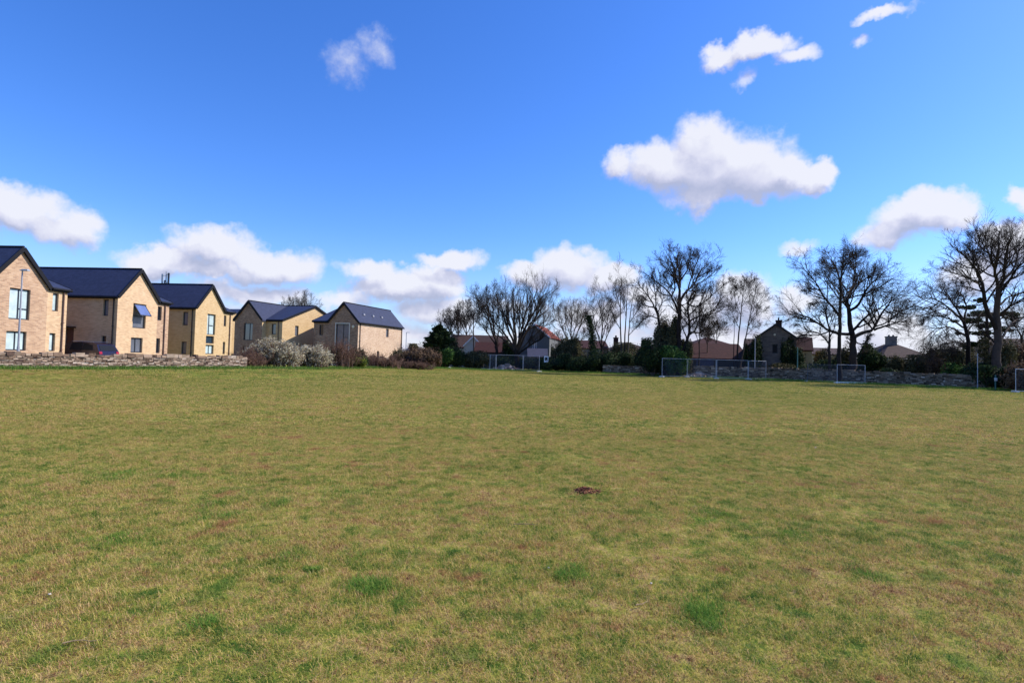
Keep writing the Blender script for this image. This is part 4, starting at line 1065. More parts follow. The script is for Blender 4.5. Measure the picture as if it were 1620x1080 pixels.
def spawn(P, R, m, ang, lenf, tmin, trop, n_out, rng, wob=.22, rf=.62, tip=.35, tmax=.98, lmin=0, flat=1.0, absr=None):
    N, n, _ = P.shape
    L_ = np.linalg.norm(np.diff(P, axis=1), axis=2).sum(1)
    t_ = (np.arange(m)[None, :] + rng.random((N, m))) / m; t_ = tmin + (tmax - tmin) * t_
    f_ = t_ * (n - 1); i = np.minimum(f_.astype(int), n - 2); fr_ = (f_ - i)[..., None]
    ar = np.arange(N)[:, None]
    pos = P[ar, i] * (1 - fr_) + P[ar, i + 1] * fr_; rad = R[ar, i] * (1 - fr_[..., 0]) + R[ar, i + 1] * fr_[..., 0]
    tan = P[ar, i + 1] - P[ar, i]; tan /= (np.linalg.norm(tan, axis=2, keepdims=True) + 1e-9)
    rv = rng.normal(size=(N, m, 3)); rv -= (rv * tan).sum(2, keepdims=True) * tan; rv /= (np.linalg.norm(rv, axis=2, keepdims=True) + 1e-9)
    a = np.radians(rng.uniform(ang[0], ang[1], (N, m)))[..., None]
    d = np.cos(a) * tan + np.sin(a) * rv; d[..., 1] *= flat
    ln = L_[:, None] * lenf * (1 - .45 * t_) * rng.uniform(.65, 1.35, (N, m)); ln = np.maximum(ln, lmin)
    d = d.reshape(-1, 3); ln = ln.reshape(-1); pos = pos.reshape(-1, 3)
    st = ln / (n_out - 1); out = [pos]; cur = pos
    for k in range(n_out - 1):
        d = d + rng.normal(size=d.shape) * wob + np.array([0, 0, trop]); d /= (np.linalg.norm(d, axis=1, keepdims=True) + 1e-9)
        cur = cur + d * st[:, None]; out.append(cur)
    r0 = (rad * rf).reshape(-1)
    if absr is not None: r0 = np.minimum(r0, absr[1]); r0 = np.maximum(r0, absr[0])
    Ro = r0[:, None] * np.linspace(1, tip, n_out)[None, :]
    return np.stack(out, 1), Ro
def tree(label, base, limbs, seed, lv=(7, 6, 5, 4), ang=((25, 60), (25, 60), (25, 65), (25, 60)), lf=(.45, .6, .65, .7), trop=(.10, .08, .05, .03), tm=(.25, .15, .1, .1), bark=None, name='bare_tree', group=None, wob=.11, rmin=.010, trunk_n=1, twr=.008, cat='tree', flat=1.0):
    """limbs: list of (Nx3 points, r0, r1). The first trunk_n limbs make the trunk, the others and all branches the crown"""
    rng = np.random.default_rng(seed); n0 = 12
    lv = (lv[0] + 1,) + tuple(v + 1 for v in lv[1:]); lf = (lf[0],) + tuple(max(v, q) for v, q in zip(lf[1:], (.62, .72, .85)))
    lv = (lv[0] + 1, 6, 5, 3); wob = min(wob, .12); ang = (ang[0], (22, 52), (18, 46), (15, 42)); tm = (tm[0], .15, .15, .15); trop = tuple(list(trop) + [.03] * 4)[:4]; lf = tuple(list(lf) + [.85] * 4)[:4]
    if False: lv = lv + (4,); lf = lf + (.85,); tm = tuple(tm) + (.1,); trop = tuple(trop) + (.03,)
    base = np.array(base, float)
    T_ = thing(name, base, label, cat, 0, group)
    P = np.stack([resample(l[0], n0) for l in limbs]); R = np.stack([np.interp(np.linspace(0, 1, n0), [0, 1], [l[1] * .78, l[2] * .7]) for l in limbs])
    # natural waviness
    jit = rng.normal(size=P.shape) * (R[..., None] * .25); jit[:, 0] = 0; P = P + jit
    R[:trunk_n, 0] *= 1.35
    tr = Tubes(); tr.add(P[:trunk_n], R[:trunk_n], 10, rng); tr.build('trunk', bark or M_BARK, T_, base)
    cr = Tubes()
    if len(P) > trunk_n: cr.add(P[trunk_n:], R[trunk_n:], 8, rng)
    cp, crr = (P[trunk_n:], R[trunk_n:]) if len(P) > trunk_n else (P, R)
    if len(P) > trunk_n and trunk_n: # a few branches from the upper trunk as well
        a_, b_ = spawn(P[:trunk_n], R[:trunk_n], 3, (35, 70), .32, .55, .1, 8, rng, wob, rf=.35, absr=(rmin, .06))
        cr.add(a_, b_, 5, rng); cp0, cr0 = a_, b_
    else: cp0 = None
    sides = (5, 4, 3, 3); nn = (8, 7, 5, 4)
    for k in range(len(lv)):
        wmax = (.08, .032, .015, .009)[k]
        a_, b_ = spawn(cp, crr, lv[k], ang[k], lf[k], tm[k], trop[k], nn[k], rng, wob * (1 + .1 * k), absr=(max(rmin * (1.0, .9, .75, .6)[k], 0), wmax), tip=.5, flat=flat)
        cr.add(a_, b_, sides[k], rng)
        if k == 0 and cp0 is not None:
            # level the counts of points
            q = np.stack([resample(p_, a_.shape[1]) for p_ in cp0]); qr = np.stack([np.interp(np.linspace(0, 1, a_.shape[1]), np.linspace(0, 1, r_.shape[0]), r_) for r_ in cr0])
            a_ = np.concatenate([a_, q]); b_ = np.concatenate([b_, qr])
        cp, crr = a_, b_
    cr.build('crown', bark or M_BARK, T_, base)
    return T_
def pl(pts, D, off=0.0, y0off=0.0):
    """photograph pixels to points at depth D, drifting off metres in depth towards the tip"""
    n = len(pts); out = []
    for i, (x, y) in enumerate(pts):
        out.append(at(x, y, D + y0off + off * (i / max(1, n - 1)) ** 1.2))
    return out
def traced(label, D, basepx, limbs, seed, zb=0.0, **kw):
    rg = random.Random(seed * 7 + 1); L_ = []
    for i, (pts, r0, r1) in enumerate(limbs):
        off = 0 if i < kw.get('trunk_n', 1) else rg.uniform(-3.2, 3.2)
        L_.append((pl(pts, D, off), r0, r1))
    b = at(*basepx, D); b[2] = zb
    L_[0][0][0] = np.array([b[0], D, zb - .1])
    return tree(label, b, L_, seed, **kw)
GRP = 'bare trees along the far edge of the field'

# T6 the tall tree over the red barn
D = 63
traced('tallest bare tree above the red barn, dark forked trunk and rounded crown', D, (1077, 575), [
 ([(1077,575),(1074,530),(1074,500),(1074.5,480)], .42, .30),
 ([(1074.5,483),(1075.5,465),(1075.5,453),(1068,442),(1067,428),(1062,413),(1058,400)], .24, .03),
 ([(1075.5,455),(1076,442),(1074,428),(1071,408),(1071,396)], .18, .03),
 ([(1074.5,481),(1082,465.5),(1089,457),(1099,451),(1101,440),(1111,424),(1124,414)], .20, .03),
 ([(1076,444),(1082,435.5),(1088,427),(1089,411),(1094,399)], .13, .025),
 ([(1073,495),(1066.7,477),(1062,469),(1056.7,460),(1044,449),(1031,440),(1018,430)], .17, .03),
 ([(1062,469),(1068,459),(1068,448),(1064,436),(1055,424),(1044,416)], .12, .03),
 ([(1068,459),(1058,451),(1050,442),(1049,433)], .08, .03),
 ([(1089,457),(1092,444),(1096,430),(1104,412),(1108,402)], .11, .03),
 ([(1101,440),(1114,433),(1126,428),(1136,424)], .08, .02),
 ([(1077,565),(1084,545),(1091,528),(1092,512),(1087,495),(1088,478),(1092,468),(1098,460)], .26, .10),
 ([(1088,480),(1100,487),(1115,478),(1130,464),(1143,453),(1150,446)], .12, .03),
 ([(1091,508),(1103,500),(1125,497),(1131,492),(1136,480),(1146,468)], .14, .03),
 ([(1092,526),(1105,526),(1118,530),(1124,538)], .12, .04),
 ([(1074,485),(1088,479),(1098,470),(1108,458)], .10, .03)], 21, lv=(10, 5, 4, 4), lf=(.42, .5, .55, .6), group=GRP)
traced('ivy choked bare tree leaning left beside the tallest tree', 64, (1050, 575), [
 ([(1050,575),(1045,530),(1042,505),(1037,487)], .30, .16),
 ([(1040,497),(1030,475),(1018,458),(1006,446)], .13, .03), ([(1037,487),(1024,484),(1012,478),(1003,470)], .10, .03),
 ([(1037,487),(1038,470),(1034,452),(1037,438)], .11, .03), ([(1042,505),(1028,498),(1018,505),(1008,510)], .09, .03), ([(1040,495),(1048,478),(1050,462)], .08, .03)], 22, lv=(7, 5, 4, 3), group=GRP)
# T2 wide vase tree
D = 76
traced('wide spreading bare tree rising behind the left run of mesh fencing', D, (819, 583), [
 ([(819,583),(818,566),(817,552)], .55, .42),
 ([(817,552),(816,535),(814,521),(813,485),(812,462)], .26, .03),
 ([(818,553),(826,530),(835,510),(841,489),(847,464),(853,452)], .28, .03),
 ([(819,562),(832,550),(850,539),(866,529)], .22, .04), ([(834,512),(846,492),(856,470),(874,459)], .16, .03),
 ([(816,550),(806,526),(797,501),(787,479),(784,466)], .22, .03), ([(815,554),(799,528),(780,507),(766,489),(752,476)], .18, .03),
 ([(820,556),(830,530),(847,505),(866,490),(876,480)], .20, .03), ([(818,554),(825,520),(831,495),(836,472),(833,458)], .20, .03),
 ([(817,552),(812,525),(803,500),(800,478),(799,463)], .18, .03), ([(822,556),(842,534),(864,514),(880,505)], .15, .03),
 ([(814,556),(798,538),(778,522),(760,512)], .14, .03), ([(819,553),(822,520),(822,490),(824,468)], .18, .03), ([(826,534),(838,515),(852,492),(866,472)], .14, .03)], 23,
 lv=(8, 5, 4, 3), lf=(.40, .48, .55, .6), ang=((15, 45), (20, 50), (25, 60), (25, 60)), trop=(.14, .12, .08, .05), group=GRP, bark=M_BARKL)
traced('bare tree left of the wide one, its branches fanning to the left', 78, (787, 583), [
 ([(787,583),(786,560),(785,540)], .34, .26),
 ([(785,542),(777,520),(772,497),(764,482),(752,470)], .18, .03), ([(785,540),(781,522),(780,497),(779,479),(780,460)], .18, .03),
 ([(774,505),(771,479),(770,460)], .10, .03), ([(784,545),(770,524),(757,510),(745,498)], .13, .03), ([(785,545),(790,520),(789,495),(787,470)], .13, .03), ([(780,515),(766,500),(752,488)], .10, .03)], 24,
 lv=(8, 5, 4, 3), lf=(.42, .5, .55, .6), ang=((15, 45), (20, 50), (25, 60), (25, 60)), trop=(.14, .12, .08, .05), group=GRP)
traced('slim straight bare tree crossing the cream porch gable', 80, (750, 580), [
 ([(750,580),(749,547),(749,510),(751,479),(750,470)], .16, .03), ([(749,530),(740,510),(731,497),(724,488)], .06, .02), ([(749,520),(758,500),(764,488)], .06, .02), ([(749,505),(741,488),(738,476)], .05, .02), ([(750,498),(758,482),(761,470)], .05, .02)], 25, lv=(10, 6, 4), ang=((30, 65),) * 3, lf=(.35, .5, .5), tm=(.3, .1, .1), trop=(.12, .1, .05), group=GRP)
for i, (x, yt, dd, lab) in enumerate(((714, 492, 92, 'bare tree with upswept twigs just right of the conifer top'), (725, 487, 94, 'second upswept bare tree, between conifer and slim straight tree'), (738, 492, 93, 'low hazy bare tree behind the left shoulder of the slim straight one'))):
    traced(lab, dd, (x + 1, 580), [([(x+1,580),(x+1,545),(x,525)], .2, .14), ([(x,528),(x-1,510),(x,yt+8)], .12, .02), ([(x,530),(x-8,512),(x-14,498)], .09, .02), ([(x,530),(x+8,512),(x+10,yt+12)], .09, .02), ([(x,536),(x-12,524),(x-20,512)], .07, .02)], 26 + i,
           lv=(9, 5, 4), lf=(.5, .5, .5), ang=((15, 45), (20, 50), (25, 55)), tm=(.15, .1, .1), trop=(.16, .12, .08), group=GRP)
# T3
traced('twiggy bare tree between grey house and leaning ivy stump', 78, (906, 580), [
 ([(906,580),(906,560),(905,545)], .3, .2), ([(905,548),(903,525),(905,500),(904,484)], .13, .02), ([(905,548),(893,528),(884,508),(881,494)], .11, .02), ([(905,548),(914,525),(922,505),(924,494)], .11, .02),
 ([(905,552),(888,542),(875,530)], .09, .02), ([(905,552),(918,540),(930,524)], .09, .02), ([(904,535),(896,512),(893,492)], .09, .02), ([(905,535),(912,512),(914,492)], .09, .02)], 31, lv=(9, 6, 4, 3), lf=(.5, .5, .5, .55), group=GRP, bark=M_BARKL)
traced('fine twigged bare tree right of the leaning ivy stump', 74, (953, 580), [
 ([(953,580),(952,560),(951,545)], .26, .2), ([(951,548),(953,520),(955,480),(953,466)], .14, .02), ([(954,548),(965,520),(976,498)], .10, .02), ([(951,550),(943,520),(936,490),(934,474)], .10, .02),
 ([(953,535),(961,505),(966,482)], .09, .02), ([(951,540),(940,515),(928,500)], .08, .02)], 32, lv=(9, 6, 4, 3), lf=(.45, .5, .5, .55), ang=((20, 50),) * 4, trop=(.12, .1, .06, .04), group=GRP)
traced('three stemmed tall bare tree with pale sky between its straight stems', 72, (986, 580), [
 ([(984,580),(982,545),(981,500),(982,460),(983,438)], .17, .03), ([(989,578),(988,545),(990,510),(992,470),(994,448)], .15, .03), ([(993,578),(994,545),(996,505),(1001,470),(1006,450)], .13, .03),
 ([(981,520),(970,500),(964,480)], .06, .02), ([(982,490),(975,465),(972,448)], .06, .02), ([(996,510),(1010,490),(1018,478)], .06, .02), ([(990,500),(985,475),(988,455)], .05, .02), ([(995,530),(1012,512),(1024,500)], .06, .02)], 33,
 trunk_n=3, lv=(10, 6, 4, 3), lf=(.45, .5, .5, .55), ang=((20, 55),) * 4, trop=(.12, .1, .06, .04), tm=(.1, .1, .1, .1), group=GRP, bark=M_BARKL)
# T7 twin thin trees
traced('twin stemmed slender bare tree left of the stone house', 61, (1166, 585), [
 ([(1164,585),(1167,545),(1172,500),(1175,465),(1178,438)], .15, .02), ([(1170,585),(1178,545),(1184,510),(1190,480),(1196,458)], .13, .02), ([(1160,585),(1161,545),(1162,505),(1160,485)], .07, .02),
 ([(1173,500),(1164,480),(1160,462)], .04, .015), ([(1174,485),(1184,465),(1190,450)], .04, .015), ([(1184,515),(1196,498),(1206,488)], .04, .015), ([(1187,500),(1198,480),(1208,468)], .04, .015), ([(1176,470),(1182,452),(1188,445)], .03, .015), ([(1170,520),(1160,500),(1155,488)], .04, .015), ([(1175,470),(1170,455),(1167,447)], .03, .015), ([(1181,530),(1194,518),(1206,514)], .04, .015)], 34,
 trunk_n=3, lv=(8, 6, 4), lf=(.45, .5, .5), ang=((25, 60), (25, 55), (25, 55)), tm=(.05, .1, .1), trop=(.10, .06, .03), group=GRP)
for i, (x, yt, lab, dd) in enumerate(((1106, 484, 'thin bare tree standing in front of the barn roof under the great crown', 62.5), (1119, 498, 'second thin bare tree on the barn roof line, shorter', 67), (1133, 508, 'low twiggy bare tree above the right half of the barn', 75))):
    traced(lab, dd, (x, 585), [([(x,585),(x,550),(x+1,520),(x+1,yt)], .11, .02), ([(x,545),(x-7,522),(x-9,yt+12)], .05, .02), ([(x+1,540),(x+8,518),(x+10,yt+14)], .05, .02), ([(x,530),(x+4,510),(x+4,yt+4)], .05, .02)], 35 + i, lv=(11, 6, 4), lf=(.45, .5, .5), tm=(.1, .1, .1), trop=(.12, .08, .05), group=GRP, bark=M_BARKL)
# T8 great tree and its companions
D = 58
traced('great spreading bare tree with thick crooked limbs right of the stone house', D, (1349, 594), [
 ([(1350,594),(1348,570),(1350,550),(1350.7,533)], .55, .42),
 ([(1350.7,536),(1347.6,521.7),(1343,505),(1344.6,491),(1338,476),(1343,465),(1352,451),(1357,436),(1367,421)], .36, .03),
 ([(1344.6,491),(1352,488),(1360,482),(1363,470),(1375,451),(1398,431),(1412,421)], .19, .02),
 ([(1350.7,533),(1360,528),(1383,522),(1388,510),(1398,490),(1412,473),(1428,465)], .26, .03),
 ([(1350,522),(1354,518),(1364,505),(1383,494),(1398,482),(1420,470)], .18, .03),
 ([(1383,522),(1394,518),(1405.7,514),(1421,508),(1442,509)], .15, .02),
 ([(1349,528),(1337,529),(1315.6,525.5),(1306,520),(1291,509),(1276,500),(1257.5,496),(1242,489)], .22, .03),
 ([(1344.6,491),(1337,480),(1333,468),(1326,455),(1320,448)], .13, .03),
 ([(1357,436),(1350,425),(1346,412),(1340,402)], .08, .02), ([(1352,451),(1364,444),(1378,436),(1390,424)], .10, .02), ([(1363,470),(1378,466),(1392,458),(1402,450)], .09, .02),
 ([(1352,520),(1362,516),(1372,512),(1381,504),(1386,492)], .12, .03), ([(1398,490),(1408,496),(1424,492),(1438,488)], .09, .02), ([(1352,540),(1362,545),(1372,540),(1373,530)], .10, .05)], 41,
 lv=(10, 5, 5, 3), lf=(.46, .5, .55, .6), trop=(.04, .02, .0, -.02), group=GRP, wob=.26)
traced('tall straight bare tree in front of the great one, pale lower trunk', 54.5, (1327, 603), [
 ([(1326,603),(1328,560),(1328.5,535),(1329,497),(1330,467),(1329,444)], .26, .16),
 ([(1329,446),(1326,432),(1323,424),(1314,410),(1306,401)], .12, .02), ([(1329,446),(1332,433),(1334,412),(1334,396)], .12, .02),
 ([(1329,502),(1322,490),(1312,480),(1299,464),(1293,450),(1286,439),(1271,427),(1266,412)], .16, .02), ([(1330,440),(1340,420),(1352,405),(1358,398)], .09, .02),
 ([(1295,458),(1284,457),(1271,456)], .07, .02), ([(1312,480),(1300,478),(1288,480),(1280,486)], .07, .02), ([(1330,467),(1318,452),(1310,440),(1300,428)], .09, .02), ([(1330,480),(1342,462),(1352,448),(1364,440)], .09, .02), ([(1323,424),(1312,426),(1302,418)], .05, .02),
 ([(1334,420),(1345,416),(1358,410)], .05, .02)], 42, lv=(12, 5, 5, 3), lf=(.38, .5, .55, .6), trop=(.06, .04, .02, 0), group=GRP, bark=M_BARKL, wob=.24)
traced('smaller crooked bare tree left of the straight pale trunk', 57, (1313, 592), [
 ([(1313,592),(1312,560),(1312,535)], .22, .16), ([(1312,540),(1312,522),(1308,502),(1306,490),(1312,478)], .11, .02), ([(1312,545),(1303,532),(1294,526),(1273,522),(1270,508),(1266,498)], .11, .02),
 ([(1312,535),(1320,520),(1322,505)], .08, .02), ([(1294,526),(1280,530),(1264,528)], .06, .02), ([(1308,502),(1298,495),(1290,485)], .06, .02)], 43, lv=(9, 5, 4, 3), lf=(.42, .5, .5, .55), trop=(.03, .0, 0, 0), group=GRP, wob=.26)
# T9
D = 49
traced('massive bare tree at the right edge, thick ivy grown trunk and tall crown', D, (1582, 610), [
 ([(1582,610),(1577,570),(1579,530),(1579,499),(1579,466.5),(1581,455)], .50, .28),
 ([(1581,457),(1574.5,436),(1573,423),(1565,402),(1557,380)], .19, .03), ([(1581,457),(1589,440.6),(1589,410),(1595.6,385.5),(1602,366)], .18, .03),
 ([(1583,460),(1596,444),(1608.6,423),(1620,416),(1634,405)], .16, .03), ([(1589,441),(1604,428),(1608,412),(1612,393.6),(1614,372)], .14, .03),
 ([(1576,520),(1568,502),(1560,486),(1554,457),(1556,442),(1540.5,423),(1534,410),(1518,397),(1507,389)], .26, .03),
 ([(1541,424),(1539,405),(1539,380)], .10, .02), ([(1574,438),(1560,432.5),(1545,421),(1532,402)], .10, .03), ([(1556,448),(1531,440.6),(1508,431),(1487,424)], .10, .02),
 ([(1583,500),(1592,488),(1602,483),(1620,471),(1638,464)], .16, .04), ([(1582,482),(1594,470),(1620,462),(1640,455)], .12, .03), ([(1582,540),(1592,522),(1604,508),(1622,500)], .14, .04),
 ([(1573,425),(1578,405),(1580,382),(1582,364)], .11, .03), ([(1555,462),(1535,455),(1516,452),(1500,455)], .09, .02), ([(1565,402),(1552,392),(1545,378)], .08, .02), ([(1577,545),(1562,528),(1548,515)], .12, .04)], 44,
 lv=(10, 6, 5, 3), lf=(.42, .48, .5, .55), trop=(.10, .08, .05, .02), group=GRP, wob=.22)
traced('drooping densely twigged bare tree between great tree and massive edge tree', 54, (1532, 605), [
 ([(1532,605),(1533,560),(1530,530),(1525,508)], .32, .20), ([(1525,510),(1505,490),(1485,475),(1466,470),(1452,478)], .15, .02), ([(1525,508),(1510,482),(1492,462),(1472,456)], .14, .02),
 ([(1530,532),(1502,516),(1478,520),(1460,540)], .12, .02), ([(1525,508),(1530,485),(1522,466),(1512,458)], .12, .02), ([(1528,520),(1505,505),(1480,498),(1458,505)], .12, .02), ([(1530,525),(1545,505),(1556,490)], .10, .02), ([(1531,545),(1510,540),(1490,545),(1472,556)], .09, .02), ([(1531,550),(1512,548),(1498,560)], .07, .02)], 45,
 lv=(14, 6, 5, 3), lf=(.42, .5, .5, .55), trop=(-.01, -.05, -.07, -.06), group=GRP, wob=.28)
traced('bare tree at far right edge leaning over the brown brick house', 56, (1618, 600), [
 ([(1622,600),(1620,560),(1616,530)], .25, .16), ([(1616,532),(1606,515),(1600,500)], .1, .02), ([(1617,532),(1625,510),(1635,495)], .1, .02), ([(1618,545),(1600,540),(1590,545)], .1, .02), ([(1618,550),(1605,560),(1596,572)], .08, .02)], 46, lv=(10, 6, 4, 3), trop=(.02, 0, -.02, -.02), group=GRP)
# tree behind the fourth house, and far small ones
traced('bare tree top showing over the roof of the yellow brick house', 92, (474, 570), [
 ([(474,570),(473,530),(473,505)], .3, .2), ([(473,508),(472,490),(474,474)], .13, .02), ([(473,510),(460,493),(452,480)], .12, .02), ([(473,510),(484,492),(494,478)], .12, .02), ([(473,515),(452,500),(446,488)], .1, .02), ([(473,508),(480,488),(483,472)], .1, .02), ([(473,508),(465,488),(463,473)], .1, .02), ([(473,515),(492,500),(500,488)], .1, .02)], 47, lv=(9, 6, 4, 3), lf=(.42, .5, .5, .55), trop=(.1, .08, .05, .03), group=GRP, bark=M_BARKL)

# ------------------------------------------------------------------ shrubs, hedges, ivy
def leaf_cloud(c, rx_, ry_, rz_, N, size, rng, lumps=9, shell=.45, flatb=True, spike=0.0):
    """leaf quads through an uneven volume built of overlapping lobes"""
    lc = rng.normal(size=(lumps, 3)) * .48; lc[:, 2] = np.abs(lc[:, 2]) * .9 - .25; lr = rng.uniform(.24, .6, lumps)
    k = rng.integers(0, lumps, N); d = rng.normal(size=(N, 3)); d /= np.linalg.norm(d, axis=1, keepdims=True)
    r = (shell + (1 - shell) * rng.random(N) ** .6) * lr[k] * (1 + spike * (rng.random(N) ** 4))
    p_ = lc[k] + d * r[:, None]
    p_ = p_ / np.maximum(1.0, np.abs(p_).max(axis=1, keepdims=True) / 1.15)
    P = np.array(c) + p_ * np.array([rx_, ry_, rz_])
    nrm = d + rng.normal(size=(N, 3)) * .7; nrm /= np.linalg.norm(nrm, axis=1, keepdims=True)
    u = np.cross(nrm, rng.normal(size=(N, 3))); u /= np.linalg.norm(u, axis=1, keepdims=True); v_ = np.cross(nrm, u)
    s_ = rng.uniform(.6, 1.4, N)[:, None] * size
    V = np.stack([P - u * s_, P - v_ * s_ * .5, P + u * s_, P + v_ * s_ * .5], 1).reshape(-1, 3)
    Q = np.arange(N * 4).reshape(N, 4)
    return V, Q, np.repeat(rng.random(N), 4)
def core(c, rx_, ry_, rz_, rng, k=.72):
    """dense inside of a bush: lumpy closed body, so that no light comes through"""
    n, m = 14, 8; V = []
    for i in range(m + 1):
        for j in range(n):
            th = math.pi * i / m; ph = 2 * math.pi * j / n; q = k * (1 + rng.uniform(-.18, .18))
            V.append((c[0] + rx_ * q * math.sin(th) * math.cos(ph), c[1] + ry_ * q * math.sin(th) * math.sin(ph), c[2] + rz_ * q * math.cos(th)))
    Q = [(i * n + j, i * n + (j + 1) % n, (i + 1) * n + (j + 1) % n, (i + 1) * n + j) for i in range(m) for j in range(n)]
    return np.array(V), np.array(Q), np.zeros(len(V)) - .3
def bush(label, x0, x1, ytop, ybase, D, m_, seed, dens=1.0, size=.11, name='shrub', cat='bush', group=None, depth=None, twigs=None, zb=None, spike=.75, kcore=.42, squash=None):
    rng = np.random.default_rng(seed)
    a = at(x0, ybase, D); b = at(x1, ybase, D); tz = at((x0 + x1) / 2, ytop, D)[2]
    cx_ = (a[0] + b[0]) / 2; rx_ = (b[0] - a[0]) / 2; z0 = float(gz(cx_, D)) if zb is None else zb
    h = max(.4, tz - z0); ry_ = depth or min(rx_, h * .8, 2.0)
    c = (0, 0, h * .46); rz_ = h * .56
    T_ = thing(name, (cx_, D, z0), label, cat, 0, group)
    area = rx_ * h * 4
    V1, Q1, r1 = leaf_cloud(c, rx_ * .98, ry_, rz_, int(620 * area * dens * (.11 / size) ** 1.4), size, rng, lumps=int(8 + rx_ * 3), spike=spike)
    keep = V1.reshape(-1, 4, 3)[:, :, 2].min(1) > -.05
    V1 = V1.reshape(-1, 4, 3)[keep].reshape(-1, 3); r1 = r1.reshape(-1, 4)[keep].ravel(); Q1 = np.arange(len(V1)).reshape(-1, 4)
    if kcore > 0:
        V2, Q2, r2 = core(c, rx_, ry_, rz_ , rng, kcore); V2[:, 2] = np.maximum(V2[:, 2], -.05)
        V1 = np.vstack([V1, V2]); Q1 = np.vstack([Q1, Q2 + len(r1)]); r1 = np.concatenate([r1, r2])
    fast_mesh('foliage', V1, Q1, m_, r1, T_)
    st = Tubes(); n_ = 7
    N = max(6, int(rx_ * 5)) if twigs is None else twigs
    P = np.zeros((N, n_, 3)); x = rng.uniform(-.5, .5, N) * rx_ * 1.3
    for i in range(n_): t_ = i / (n_ - 1); P[:, i] = np.stack([x * (1 + .5 * t_), rng.normal(size=N) * .1 * t_, np.full(N, h * 1.04 * t_)], 1) + rng.normal(size=(N, 3)) * .06
    st.add(P, np.tile(np.linspace(.03, .008, n_), (N, 1)), 4, rng); st.build('stem', M_TWIG, T_)
    return T_
def thicket(label, x0, x1, ytop, ybase, D, m_, seed, n=60, arch=.5, blossom=None, name='bramble', cat='bush', group=None, zb=None, lv=(8, 6, 4), depth=1.0, under=None, rt=.012, trop=.02, spread=1.0, bl_n=6, bl_size=.045):
    """arching bare stems and twigs, with blossom if asked"""
    rng = np.random.default_rng(seed)
    a = at(x0, ybase, D); b = at(x1, ybase, D); tz = at((x0 + x1) / 2, ytop, D)[2]
    cx_ = (a[0] + b[0]) / 2; rx_ = (b[0] - a[0]) / 2; z0 = float(gz(cx_, D)) if zb is None else zb; h = max(.3, tz - z0)
    T_ = thing(name, (cx_, D, z0), label, cat, 0, group)
    x = rng.uniform(-.92, .92, n) * rx_; y = rng.uniform(-1, 1, n) * depth
    dome = np.sqrt(np.maximum(.15, 1 - (x / rx_) ** 2 * .8)); hh = h * dome * rng.uniform(.55, 1.0, n)
    lean = rng.normal(size=(n, 2)) * arch * spread; n_ = 8; P = np.zeros((n, n_, 3))
    for i in range(n_):
        t_ = i / (n_ - 1)
        P[:, i, 0] = x + lean[:, 0] * t_ ** 1.5; P[:, i, 1] = y + lean[:, 1] * t_ ** 1.5; P[:, i, 2] = hh * np.sin(t_ * math.pi * .55) 
    P += rng.normal(size=P.shape) * .025
    R = np.tile(np.linspace(rt * 2.2, rt * .8, n_), (n, 1)); tb = Tubes(); tb.add(P, R, 4, rng); cp, cr_ = P, R; tips = [P]
    for k in range(len(lv)):
        cp, cr_ = spawn(cp, cr_, lv[k], (25, 70), (.42, .5, .5)[k], .12, trop, (6, 4, 3)[k], rng, .3, absr=(rt * (.8, .6, .5)[k], rt * 2), lmin=.08)
        cp[:, :, 2] = np.maximum(cp[:, :, 2], .02)
        tb.add(cp, cr_, 3, rng); tips.append(cp)
    tb.build('stem', m_, T_)
    if blossom is not None:
        pts = np.concatenate([q[:, 1:].reshape(-1, 3) for q in tips[1:]])
        pts = pts[rng.random(len(pts)) < bl_n / 10]
        # blossom sits along the outer twigs
        N = len(pts); pts = pts + rng.normal(size=pts.shape) * .03
        nr = rng.normal(size=(N, 3)); nr /= np.linalg.norm(nr, axis=1, keepdims=True); u = np.cross(nr, rng.normal(size=(N, 3))); u /= np.linalg.norm(u, axis=1, keepdims=True); v_ = np.cross(nr, u); s_ = rng.uniform(.5, 1.3, N)[:, None] * bl_size
        V = np.stack([pts - u * s_, pts - v_ * s_, pts + u * s_, pts + v_ * s_], 1).reshape(-1, 3)
        fast_mesh('blossom', V, np.arange(N * 4).reshape(N, 4), blossom, np.repeat(rng.random(N), 4), T_)
    if under is not None:
        V1, Q1, r1 = leaf_cloud((0, .2, h * .3), rx_ * .95, depth * .9, h * .42, int(rx_ * 420), .09, rng, lumps=int(8 + rx_ * 2))
        V1[:, 2] = np.maximum(V1[:, 2], .0); fast_mesh('foliage', V1, Q1, under, r1, T_)
    return T_
HG = 'brown scrub along the left edge of the field'
thicket('wide white flowering blackthorn in front of the yellow brick house', 398, 470, 539, 583, 43.5, M_TWIG, 61, n=90, arch=.35, blossom=M_BLOSSOM, name='flowering_shrub', cat='shrub', under=M_LEAFO, lv=(8, 6, 3), bl_n=4.5, bl_size=.038)
thicket('lower white flowering shrub adjoining it on the right', 462, 520, 551, 583, 46, M_TWIG, 62, n=75, arch=.35, blossom=M_BLOSSOM, name='flowering_shrub', cat='shrub', under=M_LEAFO, lv=(8, 6, 3), bl_n=4.5, bl_size=.038)
thicket('dark brown bramble at the end of the low stone wall', 374, 412, 553, 583, 41, M_TWIG, 63, n=50, under=M_LEAFB, group=HG, lv=(8, 5, 3))
thicket('tall brown scrub right of the blossom, under the cream framed window', 505, 560, 540, 584, 50, M_TWIG, 64, n=70, under=M_LEAFO, group=HG, lv=(8, 5, 3), spread=1.3)
bush('round dark green shrub with yellow flowers before the brown gable', 556, 582, 551, 580, 53, M_LEAFD, 65, size=.09)
bush('small yellow flowered bush at the foot of the round dark shrub', 562, 579, 565, 582, 52, M_LEAFY, 66, size=.07)
